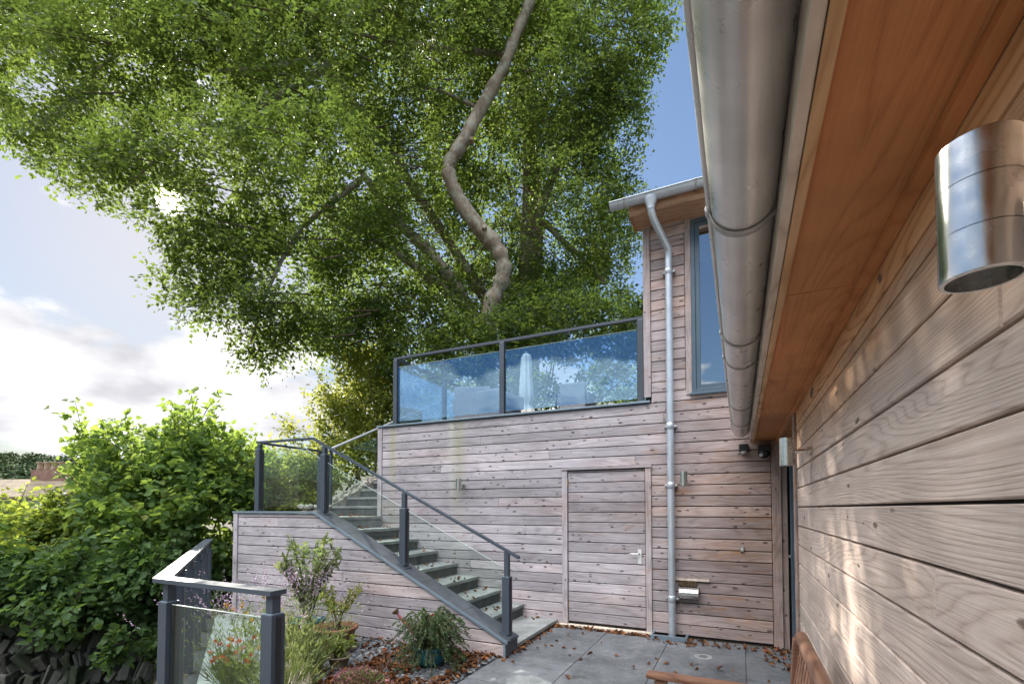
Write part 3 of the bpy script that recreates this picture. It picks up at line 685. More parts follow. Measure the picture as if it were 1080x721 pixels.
# glazed door in the recess between the end trim and the back wing
gd = part('glass_door', MB().box((0.495, 4.44, 0.03), (0.545, 4.52, 2.29), 0.004).box((0.495, 5.98, 0.03), (0.545, 6.10, 2.29), 0.004).box((0.495, 4.52, 0.03), (0.545, 5.98, 0.12), 0.004).box((0.495, 4.52, 2.2), (0.545, 5.98, 2.29), 0.004), M_frame, house)
MB().box((0.515, 4.52, 0.12), (0.525, 5.98, 2.2)).build('pane', M_glassW, gd)
mb = MB().box((0.47, 6.0, 1.02), (0.495, 6.06, 1.05), 0.003); mb.box((0.46, 5.93, 1.03), (0.472, 6.06, 1.045), 0.003)
mb.build('handle', M_steel, gd)

# ---- wall lights: up-down steel cylinders
def make_light(label):
    t = thing('wall_light', label, 'wall light', 'up and down wall lights')
    mb = MB(); r = 0.042; h = 0.086
    for z0, z1 in ((-h + 0.0015, -0.0305), (-0.0295, 0.0295), (0.0305, h - 0.0015)): mb.lathe([(r, z0), (r, z1)], n=56)
    for z in (-0.030, 0.030): mb.lathe([(r - 0.0012, z - 0.0012), (r - 0.0012, z + 0.0012)], n=40)
    for z, s_ in ((h, 1), (-h, -1)):
        mb.lathe([(r, z - 0.0015 * s_), (r - 0.0015, z)], n=56); mb.lathe([(r - 0.0015, z), (r - 0.006, z)], n=56); mb.lathe([(r - 0.006, z), (r - 0.006, z - 0.02 * s_)], n=40)
    mb.build('barrel', M_steel, t)
    for z in (h - 0.012, -h + 0.012):
        mb = MB(); mb.lathe([(0.0, z), (r - 0.006, z)], n=32); mb.build('lens', M_lens, t)
    mb = MB(); mb.tube([(r - 0.002, 0, 0), (0.105, 0, 0)], 0.014, 16); mb.tube([(0.105, 0, 0), (0.132, 0, 0)], 0.026, 24)
    mb.build('mount', M_steel, t)
    return t
l0 = make_light('large looking steel cylinder wall light very close to the camera at the right edge')
l0.location = (XW - 0.122, 0.788, 1.922)
for loc, rz, lab in (((XW - 0.134, 3.40, 1.90), 0, 'steel cylinder wall light at the far end of the near house wall'),
                     ((-0.60, YB - 0.134, 1.905), R(90), 'steel cylinder wall light between the downpipe and the patio corner'),
                     ((-3.72, YB - 0.134, 1.905), R(90), 'steel cylinder wall light above the stairs, left of the plank door')):
    l = dup(l0); l.location = loc; l.rotation_euler = (0, 0, rz); l['label'] = lab
# sensor and dome camera under the eaves
t = thing('motion_sensor', 'small black motion sensor with pale lens on the back wall under the gutter end', 'sensor', None, (0.045, YB, 2.235))
MB().box((-0.05, -0.075, -0.03), (0.05, -0.001, 0.055), 0.012).build('housing', M_black, t)
mb = MB(); mb.lathe([(0.0, -0.062), (0.022, -0.058), (0.032, -0.042), (0.035, -0.028)], (0.0, -0.042, 0), 20); mb.build('lens', M_white, t)
t = thing('dome_camera', 'black dome security camera at the corner under the eaves', 'camera', None, (0.262, YB, 2.19))
MB().box((-0.075, -0.11, 0.0), (0.055, -0.001, 0.075), 0.012).build('housing', M_black, t)
mb = MB(); mb.lathe([(0.058, 0.004), (0.062, -0.01), (0.058, -0.035), (0.042, -0.06), (0.02, -0.073), (0.0, -0.076)], (-0.01, -0.062, 0), 28); mb.build('dome', M_lens, t)
mb = MB(); mb.lathe([(0.0, -0.012), (0.017, -0.010), (0.02, 0.0)], (0, 0, 0), 18); o = mb.build('eye', M_white, t); o.location = (-0.04, -0.112, -0.04); o.rotation_euler = (R(-60), 0, R(-20))
# boot brush, steel box, socket
t = thing('boot_brush', 'wooden bar with brown bristles fixed to the back wall above the steel box', 'brush', None, (-0.52, YB, 0.70))
MB().box((-0.19, -0.03, -0.012), (0.18, -0.002, 0.012), 0.003).build('bar', M_fascia, t)
mb = MB()
for k in range(16):
    for r_ in range(2): 
        x = -0.16 + k * 0.013 + r_ * 0.004; mb.tube([(x, -0.012 - r_ * 0.01, -0.012), (x + random.uniform(-.006, .006), -0.014 - r_ * 0.012, -0.075)], 0.0055, 5)
mb.build('bristles', M_bristle, t)
t = thing('steel_box', 'round-fronted stainless steel box on the back wall beside the downpipe', 'box', None, (-0.565, YB, 0.545))
mb = MB(); prof = [(-0.002, 0.07), (-0.06, 0.07), (-0.095, 0.05), (-0.11, 0.015), (-0.11, -0.02), (-0.09, -0.055), (-0.06, -0.07), (-0.002, -0.07)]
mb.prism(prof, 0, -0.105, 0.105, 0.5); mb.build('shell', M_steel, t)
mb = MB()
for x in (-0.109, 0.105): MB().prism([(y * 1.03, z * 1.04) for y, z in prof], 0, x, x + 0.004, .5).build('end_plate', M_gutdark, t)
pass
t = thing('switch_box', 'tiny grey outdoor switch on the right part of the back wall', 'switch', None, (0.012, YB, 1.09))
MB().box((-0.02, -0.02, -0.035), (0.02, -0.001, 0.035), 0.004).build('body', M_steel, t)
MB().box((-0.008, -0.024, -0.012), (0.008, -0.0205, 0.012), 0.0015).build('rocker', M_white, t)
t = thing('drain_cover', 'small round grey drain cover set in the patio slabs', 'drain cover', None, (-0.37, 5.46, 0.0))
mb = MB(); mb.lathe([(0.0, 0.003), (0.075, 0.003), (0.078, 0.0055), (0.088, 0.0055), (0.092, 0.002)], n=32); mb.build('ring', M_stone, t)
mb = MB(); 
for k in range(5): mb.box((-0.05 + 0.008 * abs(k - 2), -0.048 + k * 0.022, 0.0032), (0.05 - 0.008 * abs(k - 2), -0.04 + k * 0.022, 0.0042))
mb.build('slots', M_black, t)

# ---- bench at the lower edge
bench = thing('garden_bench', 'brown slatted hardwood bench against the near house wall, cut by the lower edge', 'bench')
BY0, BY1 = 1.28, 2.84
mb = MB().tube([(0.272, BY0 - 0.02, 0.895), (0.272, BY1 + 0.03, 0.895)], 0.03, 14); part('top_rail', mb, M_bench_y, bench)
part('lower_rail', MB().box((0.20, BY0, 0.50), (0.235, BY1, 0.56), 0.006), M_bench_y, bench)
def tilt(p): return Matrix.Translation(p) @ Matrix.Rotation(R(9), 4, 'Y')
for k in range(19):
    y = BY0 + 0.08 + k * 0.078
    part('back_slat', MB().box((-0.009, -0.022, 0), (0.009, 0.022, 0.335), 0.004, M=tilt((0.215, y, 0.55))), M_bench, bench)
for y in (BY0, BY1 - 0.06):
    part('leg', MB().box((-0.03, 0, 0), (0.03, 0.06, 0.90), 0.006, M=Matrix.Translation((0.205, y, 0.0)) @ Matrix.Rotation(R(3.5), 4, 'Y')), M_bench, bench)
    part('leg', MB().box((-0.44, y, 0.0), (-0.38, y + 0.06, 0.60), 0.006), M_bench, bench)
    part('armrest', MB().box((-0.49, y - 0.012, 0.603), (0.205, y + 0.072, 0.632), 0.01), M_bench, bench)
    part('side_rail', MB().box((-0.38, y + 0.012, 0.36), (0.20, y + 0.048, 0.42), 0.004), M_bench, bench)
for k in range(6): part('seat_slat', MB().box((-0.42 + k * 0.1, BY0 + 0.01, 0.422), (-0.335 + k * 0.1, BY1 - 0.01, 0.442), 0.005), M_bench_y, bench)

# ------------------------------------------------------------------ stair wall and stairs
SX0, SX1, SX2 = -6.56, -4.98, -2.22
sl = (0.165 - 1.50) / (SX2 - SX1)
def wtop(x): return 1.50 if x <= SX1 else 1.50 + sl * (x - SX1)
sw = thing('stair_wall', 'grey larch clad low wall with sloping slate cap in front of the stairs', 'wall')
mb = MB()
def ints(z): return [(SX0 + 0.09, SX2 - 0.02 if z <= 0.165 else min(SX2 - 0.02, SX1 + (z + 0.012 - 1.50) / sl))]
boards(mb, 0.0, 1.488, 0.130, ints, Y1, -1, 0)
part('cladding', mb, M_wall, sw)
part('corner_board', MB().box((SX0, Y1 - 0.016, -0.06), (SX0 + 0.085, Y1 + 0.02, 1.488), 0.003), M_wallv, sw)
part('wall_core', MB().prism([(SX0 + 0.01, -0.1), (SX2 - 0.02, -0.1), (SX2 - 0.02, 0.14), (SX1, 1.47), (SX0 + 0.01, 1.47)], 1, Y1 + 0.02, Y1 + 0.26, .5), M_core, sw)
mb = MB()
segs = 5
for k in range(segs):
    xa = SX1 + (SX2 + 0.02 - SX1) * k / segs + 0.002; xb = SX1 + (SX2 + 0.02 - SX1) * (k + 1) / segs - 0.002
    mb.prism([(xa, wtop(xa) - 0.005), (xb, wtop(xb) - 0.005), (xb, wtop(xb) + 0.014), (xa, wtop(xa) + 0.014)], 1, Y1 - 0.012, Y1 + 0.285)
for k in range(3):
    xa = SX0 + 0.005 + (SX1 - SX0 - 0.006) * k / 3; xb = xa + (SX1 - SX0 - 0.01) / 3 - 0.003
    mb.box((xa, Y1 - 0.012, 1.497), (xb, Y1 + 0.285, 1.514), 0.002)
part('slate_cap', mb, M_slate, sw)
mb = MB().prism([(SX0 - 0.01, 1.489), (SX1, 1.489), (SX2 + 0.026, wtop(SX2) - 0.022), (SX2 + 0.026, wtop(SX2) + 0.012), (SX1, 1.516), (SX0 - 0.01, 1.516)], 1, Y1 - 0.026, Y1 - 0.014, .5)
part('edge_trim', mb, M_coping, sw)
part('end_slate', MB().box((SX2 - 0.018, Y1 - 0.012, 0.0), (SX2 + 0.002, Y1 + 0.285, 0.145), 0.003), M_slate, sw)
part('end_trim', MB().box((SX2 - 0.02, Y1 - 0.026, 0.0), (SX2 + 0.004, Y1 - 0.014, 0.145), 0.003), M_coping, sw)

st = thing('staircase', 'slate stairs climbing left along the back wall to a landing', 'stairs')
zt = [0.07, 0.235, 0.405, 0.575, 0.745, 0.915, 1.085, 1.255]
xr = [-2.25, -2.74, -3.10, -3.46, -3.82, -4.18, -4.54, -4.90, -5.26]
for k, z in enumerate(zt):
    mb = MB(); ya, yb = Y1 + 0.29, YB - 0.004; ym = ya + (yb - ya) * random.uniform(.4, .6)
    mb.box((xr[k + 1] - 0.05, ya, z - 0.045), (xr[k] + 0.012, ym - 0.003, z), 0.006); mb.box((xr[k + 1] - 0.05, ym + 0.003, z - 0.045), (xr[k] + 0.012, yb, z), 0.006)
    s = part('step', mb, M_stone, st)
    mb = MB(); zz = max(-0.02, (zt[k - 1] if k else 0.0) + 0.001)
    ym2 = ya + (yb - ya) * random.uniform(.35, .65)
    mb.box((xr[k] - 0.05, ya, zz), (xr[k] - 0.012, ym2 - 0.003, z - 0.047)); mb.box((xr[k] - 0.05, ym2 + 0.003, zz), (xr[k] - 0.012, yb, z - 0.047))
    mb.build('riser', M_riser_shaded, s)
mb = MB()
mb.box((-6.5, Y1 + 0.29, 1.385), (-5.92, YB - 0.004, 1.43), 0.005); mb.box((-5.915, Y1 + 0.29, 1.385), (-5.25, YB - 0.004, 1.43), 0.005)
mb.box((-5.30, Y1 + 0.29, 1.262), (-5.27, YB - 0.004, 1.383))
part('landing', mb, M_stone, st)
st2 = thing('staircase', 'upper flight of slate steps rising away from the landing beside the terrace', 'stairs')
for k in range(9):
    y = 6.25 + k * 0.355; z = 1.595 + k * 0.16
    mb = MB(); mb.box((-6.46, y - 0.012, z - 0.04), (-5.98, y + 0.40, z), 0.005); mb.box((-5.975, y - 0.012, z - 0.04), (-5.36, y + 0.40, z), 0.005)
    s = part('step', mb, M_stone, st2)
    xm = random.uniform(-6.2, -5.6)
    MB().box((-6.46, y, z - 0.159), (xm - .003, y + 0.03, z - 0.042)).box((xm + .003, y, z - 0.159), (-5.36, y + 0.03, z - 0.042)).build('riser', M_riser_shaded, s)
# rough stone wall on its left
mb = MB()
zc = lambda y: 1.62 + max(0, y - 6.15) * 0.45
mb.prism([(5.75, 0.2), (9.4, 1.6), (9.4, zc(9.4) - 0.06), (6.15, zc(6.15) - 0.06), (5.75, 1.50)], 0, -6.72, -6.47, .5)
for k in range(240):
    y = random.uniform(5.78, 9.4); x = random.uniform(-6.71, -6.49); z = zc(y) - 0.05 + random.uniform(-0.03, 0.03)
    s = random.uniform(0.03, 0.065); bm = bmesh.new(); bmesh.ops.create_icosphere(bm, subdivisions=1, radius=1)
    Mx = Matrix.Translation((x, y, z)) @ Matrix.Rotation(random.uniform(0, 6), 4, 'Z') @ Matrix.Diagonal((s * random.uniform(.8, 1.5), s, s * random.uniform(.6, 1), 1))
    bm.verts.index_update(); mb.raw([Mx @ v.co for v in bm.verts], [tuple(v.index for v in f.verts) for f in bm.faces], random.random()); bm.free()
tag(mb.build('stone_wall', M_cobble), 'sloping wall of rough pale stones left of the upper stairs', 'wall')

# ------------------------------------------------------------------ balustrades
def post(parent, x, y, zb, zs, zt_, wS=0.085, wN=0.052, plate=True, slope=0.0):
    mb = MB(); h = wS / 2; q = wN / 2
    mb.box((x - h, y - h, zb + 0.008), (x + h, y + h, zs), 0.004)
    mb.box((x - q, y - q, zs), (x + q, y + q, zt_), 0.003)
    p = part('post', mb, M_anth, parent)
    # glazing channel lips
    c = MB().box((x - h - 0.008, y - 0.014, zb + 0.04), (x - h, y + 0.014, zs - 0.01), 0.002).box((x + h, y - 0.014, zb + 0.04), (x + h + 0.008, y + 0.014, zs - 0.01), 0.002)
    c.build('channel', M_black, p)
    MB().box((x - h + 0.004, y - h + 0.004, zs), (x + h - 0.004, y + h - 0.004, zs + 0.006), 0.002).build('collar', M_coping, p)
    if plate:
        b = MB(); w_ = h + 0.022
        if slope: b.prism([(x - w_, zb - slope * -w_ * -1 if False else zb + slope * -w_), (x + w_, zb + slope * w_), (x + w_, zb + slope * w_ + 0.012), (x - w_, zb + slope * -w_ + 0.012)], 1, y - w_, y + w_)
        else: b.box((x - w_, y - w_, zb), (x + w_, y + w_, zb + 0.01), 0.002)
        b.build('base_plate', M_anth, p)
    return p
def rail(parent, pts, w=0.055, h=0.028, m=None, name='handrail'):
    """flat bar swept along points (keeps its top level across)"""
    mb = MB(); pts = [Vector(p) for p in pts]; V = []
    for i, p in enumerate(pts):
        a = (p - pts[i - 1]).normalized() if i else None; b = (pts[i + 1] - p).normalized() if i < len(pts) - 1 else None
        ha = Vector((a.x, a.y, 0)).normalized() if a else None; hb = Vector((b.x, b.y, 0)).normalized() if b else None
        hh = ((ha or hb) + (hb or ha)).normalized(); sd = Vector((-hh.y, hh.x, 0))
        k = 1 / max(0.3, sd.dot(Vector((-(ha or hb).y, (ha or hb).x, 0))))
        for (s, z) in ((-1, 0), (1, 0), (1, 1), (-1, 1)): V.append(p + sd * s * w / 2 * k + Vector((0, 0, (z - 1) * h)))
    f = [(0, 1, 2, 3), tuple(4 * (len(pts) - 1) + j for j in (3, 2, 1, 0))]
    for i in range(len(pts) - 1): f += [(4 * i + j, 4 * i + 4 + j, 4 * i + 4 + (j + 1) % 4, 4 * i + (j + 1) % 4) for j in range(4)]
    mb.raw(V, f, 0.5); return part(name, mb, m or M_anth, parent)
def pane(parent, poly, y, m=None, t=0.01, axis=1):
    g = part('glass_panel', MB().prism(poly, axis, y - t / 2, y + t / 2, .5), m or M_glass, parent)
    top = poly[2:]; mb = MB()                    # ground top edge catches the light
    for (xa, za), (xb, zb) in zip(top[:-1], top[1:]): mb.prism([(xa, za + 0.0005), (xb, zb + 0.0005), (xb, zb + 0.0035), (xa, za + 0.0035)], axis, y - t / 2, y + t / 2, .5)
    mb.build('glass_edge', M_gedge, g); return g

by = Y1 + 0.13
bs = thing('stair_balustrade', 'anthracite balustrade with clear glass going down beside the lower stairs', 'balustrade')
rz_ = lambda x: 2.50 if x < -5.17 else 2.50 - 0.4765 * (x + 5.17)
rail(bs, [(-6.27, by, 2.515), (-5.17, by, 2.505), (-2.13, by, 1.045)])
for x, zb, zs in ((-6.22, 1.514, 2.40), (-4.95, None, 2.26), (-3.64, None, 1.55), (-2.27, None, 0.82)):
    b = zb or wtop(x) + 0.014
    post(bs, x, by, b, zs, rz_(x) - 0.03, slope=0 if zb else sl)
pane(bs, [(-6.16, 1.60), (-5.01, 1.60), (-5.01, 2.20), (-5.30, 2.36), (-6.16, 2.38)], by)
for a, b in ((-4.89, -3.70), (-3.58, -2.33)):
    pane(bs, [(a, wtop(a) + 0.09), (b, wtop(b) + 0.09), (b, rz_(b) - 0.22), (a, rz_(a) - 0.22)], by)
bl = thing('landing_balustrade', 'anthracite balustrade along the outer left side of the landing', 'balustrade')
rail(bl, [(-6.27, by + 0.06, 2.513), (-6.27, 5.85, 2.513)], 0.05)
post(bl, -6.27, 5.80, 1.43, 2.35, 2.48, 0.06, 0.045)
part('glass_panel', MB().box((-6.275, by + 0.12, 1.55), (-6.265, 5.74, 2.38)), M_glass, bl)
hr = thing('stair_handrail', 'silver handrail rising beside the upper stairs with glass below', 'handrail')
mb = MB().tube([(-6.52, 6.2, 2.57), (-6.52, 9.2, 3.92)], 0.021, 12); part('bar', mb, M_silver, hr)
part('glass_panel', MB().prism([(6.25, 1.72), (9.1, 3.0), (9.1, 3.72), (6.25, 2.44)], 0, -6.525, -6.515, .5), M_glass, hr)
for y in (6.28, 9.0): part('upright', MB().box((-6.54, y - 0.02, 1.6 + (y - 6.2) * .45), (-6.50, y + 0.02, 2.56 + (y - 6.2) * .45), 0.003), M_anth, hr)

bt = thing('terrace_balustrade', 'dark metal balustrade with blue reflecting glass on the terrace edge', 'balustrade')
ty = YB + 0.045
rail(bt, [(-5.06, ty, 4.0), (-1.03, ty, 4.0)], 0.05, 0.035)
for x in (-5.02, -3.09, -1.12): post(bt, x, ty, 2.90, 3.955, 3.965, 0.075, 0.05)
for a, b in ((-4.97, -3.14), (-3.04, -1.17)): pane(bt, [(a, 2.955), (b, 2.955), (b, 3.84), (a, 3.84)], ty, M_glassT)
bt2 = thing('terrace_balustrade', 'dark metal balustrade seen through glass along the left side of the terrace', 'balustrade')
rail(bt2, [(-5.04, ty + 0.06, 3.998), (-5.04, 9.3, 3.998)], 0.05, 0.035)
for y in (7.62, 9.28): post(bt2, -5.04, y, 2.88, 3.955, 3.965, 0.075, 0.05)
for a, b in ((ty + 0.1, 7.55), (7.69, 9.2)): part('glass_panel', MB().box((-5.045, a, 2.96), (-5.035, b, 3.84)), M_glassT, bt2)

gr = thing('garden_railing', 'anthracite railing with glass panels at the lower left, turning the corner by the path', 'railing')
rail(gr, [(FB[0], FB[1], 1.115), (FA[0], FA[1], 1.115), (-2.235, 1.80, 1.115)], 0.10, 0.026)
post(gr, -2.275, 1.80, 0.0, 0.985, 1.09)
post(gr, FA[0] + 0.06, FA[1] + 0.01, 0.0, 0.965, 1.09)
pane(gr, [(FA[0] + 0.13, 0.10), (-2.34, 0.10), (-2.34, 0.955), (FA[0] + 0.13, 0.955)], 1.81)
rot = Matrix.Rotation(math.atan2(FD[1], FD[0]), 4, 'Z')
Lr = float(np.linalg.norm(FB - FA))
for k in range(1, 6):
    p = FA + FD * Lr * k / 5.05
    mb = MB().box((-0.04, -0.04, 0), (0.04, 0.04, 0.97), 0.004, M=Matrix.Translation((p[0], p[1], 0)) @ rot).box((-0.026, -0.026, 0.97), (0.026, 0.026, 1.09), 0.003, M=Matrix.Translation((p[0], p[1], 0)) @ rot)
    part('post', mb, M_anth, gr)
for k in range(5):
    a = FA + FD * (Lr * k / 5.05 + 0.09)
    part('glass_panel', MB().box((0, -0.005, 0.10), (Lr / 5.05 - 0.17, 0.005, 0.95), M=Matrix.Translation((a[0], a[1], 0)) @ rot), M_glass, gr)

# ------------------------------------------------------------------ things on the terrace
ps = thing('parasol', 'closed cream parasol standing on the terrace behind the glass', 'parasol', None, (-3.42, 7.8, 2.86))
mb = MB(); pl = lambda a, z: 1 + 0.16 * math.sin(8 * a) + 0.06 * math.sin(3 * a + z * 4)
mb.lathe([(0.03, 1.46), (0.06, 1.44), (0.085, 1.38), (0.095, 1.1), (0.115, 0.8), (0.125, 0.62), (0.07, 0.55), (0.13, 0.44), (0.15, 0.38)], n=48, fn=pl); mb.build('canopy', M_cream, ps)
mb = MB().tube([(0, 0, 0.02), (0, 0, 1.5)], 0.02, 12); mb.build('pole', M_steel, ps)
mb = MB(); mb.lathe([(0.0, 0.07), (0.05, 0.07), (0.24, 0.045), (0.25, 0.0)], n=28); mb.build('base', M_anth, ps)
def chair(label, x, y, w, d, h, rz):
    t = thing('rattan_chair', label, 'chair', 'rattan terrace chairs', (x, y, 2.861), rz)
    mb = MB()
    mb.box((-w / 2, -d / 2, 0.05), (w / 2, d / 2, 0.34), 0.02); mb.build('base', M_rattan, t)
    MB().box((-w / 2, -d / 2 - 0.10, 0.05), (w / 2, -d / 2 - 0.003, h), 0.025).build('backrest', M_rattan, t)
    for s in (-1, 1): MB().box((s * w / 2 - 0.05, -d / 2, 0.343), (s * w / 2 + 0.05, d / 2, 0.56), 0.02).build('armrest', M_rattan, t)
    MB().box((-w / 2 + 0.06, -d / 2 + 0.01, 0.343), (w / 2 - 0.06, d / 2 - 0.02, 0.44), 0.03).build('cushion', M_cream, t)
chair('larger pale rattan armchair on the terrace between the side post and the middle post', -4.2, 7.35, 0.62, 0.55, 0.76, R(20))
chair('pale rattan armchair on the terrace just left of the middle glass post', -3.62, 7.15, 0.55, 0.5, 0.62, R(-10))
chair('tall pale rattan chair on the terrace right of the parasol', -2.42, 7.6, 0.42, 0.45, 0.70, R(5))
t = thing('clay_pot', 'small pink clay pot on the terrace beside the parasol foot', 'pot', None, (-3.35, 7.45, 2.861))
mb = MB(); mb.lathe([(0.0, 0.0), (0.09, 0.0), (0.13, 0.24), (0.145, 0.24), (0.145, 0.29), (0.12, 0.29), (0.11, 0.22), (0.0, 0.2)], n=24); mb.build('bowl', M_pink, t)
t = thing('slatted_planter', 'long low dark slatted planter along the back of the terrace', 'planter', None, (0, 0, 0))
mb = MB()
for k in range(5): mb.box((-4.3, 8.3, 2.87 + k * 0.075), (-1.3, 8.33, 2.93 + k * 0.075), 0.003)
part('slats', mb, M_deck, t)
part('soil', MB().box((-4.25, 8.335, 2.87), (-1.35, 8.7, 3.2)), M_soil, t)

# ------------------------------------------------------------------ vegetation
def rand_dirs(n):
    return unit(rng.normal(size=(n, 3)))
def blob_points(lobes, n, shell=0.65, ncut=None, nscale=0.8, squash=0.8):
    """points in ellipsoid lobes, more of them near the surface"""
    L = np.array(lobes, float); w = L[:, 3] ** 2.2; idx = rng.choice(len(L), n, p=w / w.sum())
    d = rand_dirs(n); r = np.where(rng.random(n) < shell, rng.uniform(0.78, 1.05, n), rng.random(n) ** 0.45)
    off = d * r[:, None] * L[idx, 3][:, None]; off[:, 2] *= squash
    P = L[idx, :3] + off
    nrm = d
    if ncut is not None:
        k = vnoise(P, nscale) * 0.6 + vnoise(P, nscale * 2.7) * 0.4 > ncut; P = P[k]; nrm = nrm[k]; idx = idx[k]
    return P, nrm, idx
def sprays(P, out, per, length, leaf_l, leaf_w, droop=0.35, flat=0.6, jit=0.35):
    """each point grows a flat twig with leaves left and right"""
    n = len(P)
    d = unit(out * np.array([1, 1, 0.35]) + rng.normal(size=(n, 3)) * 0.55 - np.array([0, 0, droop]))
    up = unit(np.array([0, 0, 1.0]) + rng.normal(size=(n, 3)) * (1 - flat))
    side = unit(np.cross(d, up)); up = np.cross(side, d)
    C = []; A = []; Nn = []
    for k in range(per):
        t = (k + 0.5) / per - 0.5; s = 1 if k % 2 else -1
        ln = length * rng.uniform(0.7, 1.3, (n, 1))
        C.append(P + d * t * ln + side * s * 0.012 + rng.normal(size=(n, 3)) * length * 0.07 - np.array([0, 0, 1]) * (t * t) * length * 0.3)
        A.append(d * rng.uniform(0.4, 0.9, (n, 1)) + side * s * rng.uniform(0.5, 1.0, (n, 1)) + rng.normal(size=(n, 3)) * jit * 0.5)
        Nn.append(up + rng.normal(size=(n, 3)) * jit)
    C = np.concatenate(C); A = np.concatenate(A); Nn = np.concatenate(Nn)
    sz = rng.uniform(0.55, 1.4, len(C))
    return C, A, Nn, leaf_l * sz, leaf_w * sz
CR = np.array([[0.9035, 0.4287, 0], [-0.4285, 0.9030, 0.0322], [-0.0138, 0.0291, 0.9995]])
CAMP = np.array([0, 0, 1.55]); FPX = 506.85
_y, _p = R(25.3895), R(1.8466)
_F = np.array([-math.sin(_y) * math.cos(_p), math.cos(_y) * math.cos(_p), math.sin(_p)]); _Rt = np.array([math.cos(_y), math.sin(_y), 0]); _U = np.cross(_Rt, _F)
def place(u, v, depth):
    """where a measured point of the photo lies in the garden, given its distance"""
    return CAMP + depth * (_F + _Rt * (u - 540.0) / FPX - _U * (v - 519.76) / FPX)

# ---- the big beech
beech = thing('beech_tree', 'huge green beech tree with a pale winding limb behind the terrace', 'tree')
lob = []
for (u, v, d, r) in [(20, 55, 10.8, 70), (85, 105, 10.4, 70), (150, 50, 10.8, 80), (40, 140, 10.3, 32), (75, 180, 10, 34), (120, 185, 9.9, 45), (165, 165, 9.8, 52), (205, 235, 9.9, 48), (200, 300, 9.9, 34), (230, 330, 9.9, 34), (268, 330, 10, 45), (283, 375, 10, 24), (262, 372, 9.9, 20), (232, 268, 10, 50), (350, 320, 11.5, 50), (385, 350, 12, 45), (310, 345, 10.5, 40), (312, 300, 10.4, 60), (255, 195, 10.6, 85),
                     (335, 200, 11, 90), (250, 80, 11, 95), (350, 80, 11.6, 95), (200, 10, 11.5, 85), (440, 60, 12.8, 95), (425, 180, 13.2, 95), (400, 285, 12.3, 70), (450, 330, 13, 55), (540, 110, 14, 105), (565, 225, 14.4, 95), (610, 60, 14, 85), (632, 140, 14, 52),
                     (633, 255, 14.4, 44), (622, 312, 14.4, 42), (565, 320, 14.4, 50), (500, 20, 13.8, 100), (672, 40, 13.4, 34), (690, 5, 13.4, 26), (652, 200, 14, 26), (668, 100, 13.8, 16), (300, 10, 12, 90), (505, 320, 14.2, 45), (370, 345, 12.5, 45), (475, 240, 14, 80), (645, 90, 13.8, 30),
                     (90, -60, 11.5, 90), (250, -90, 12.5, 120), (420, -90, 13, 120), (580, -70, 14, 100), (670, -50, 13.8, 45), (0, -20, 11.3, 70), (-60, 60, 11.2, 70), (-40, -60, 12, 90), (340, -200, 13.5, 130), (500, -190, 14, 120)]:
    p = place(u, v, d); lob.append((p[0], p[1], p[2], r * d / FPX))
limb_px = [(520, 470, 13.0, 17), (512, 400, 12.9, 15), (516, 330, 12.6, 12.5), (528, 300, 12.4, 12.5), (531, 280, 12.3, 12), (523, 260, 12.2, 12), (505, 240, 12.1, 12), (487, 215, 12.0, 11.5), (475, 190, 11.9, 10.5), (474, 172, 11.9, 10), (488, 150, 11.9, 10), (503, 122, 12.0, 9.5), (520, 92, 12.1, 9), (535, 62, 12.3, 8.5), (545, 35, 12.4, 8), (560, 0, 12.6, 7.5), (580, -60, 12.9, 6), (600, -140, 13.2, 4)]
def smooth_path(pts, k=5):
    pts = [np.array(p, float) for p in pts]; o = []
    for i in range(len(pts) - 1):
        a, b, c, d = pts[max(i - 1, 0)], pts[i], pts[i + 1], pts[min(i + 2, len(pts) - 1)]
        for j in range(k):
            t = j / k; o.append(0.5 * ((2 * b) + (c - a) * t + (2 * a - 5 * b + 4 * c - d) * t * t + (-a + 3 * b - 3 * c + d) * t ** 3))
    o.append(pts[-1]); return o
def limb_mesh(pxs, k=5, n=14, rough=0.06):
    q = [np.append(place(u, v, d), r * d / FPX) for (u, v, d, r) in pxs]
    s = smooth_path(q, k); mb = MB()
    mb.tube([x[:3] for x in s], [x[3] * (1 + rough * math.sin(i * 1.7) + rough * random.uniform(-1, 1)) for i, x in enumerate(s)], n); return mb, s
tb, limb = limb_mesh([(u, v, d, r * 0.68) for u, v, d, r in limb_px], 5, 16, 0.10)
base = place(545, 520, 14.5)
tb.tube([(base[0], base[1], 2.0), (base[0] + .1, base[1] + .1, 4.2), (base[0] + .3, base[1] + .3, 7.5), (base[0] + .2, base[1] + .8, 11), (base[0], base[1] + 1, 15), (base[0] - .6, base[1] + .6, 19)], [0.55, 0.45, 0.40, 0.34, 0.25, 0.08], 18)
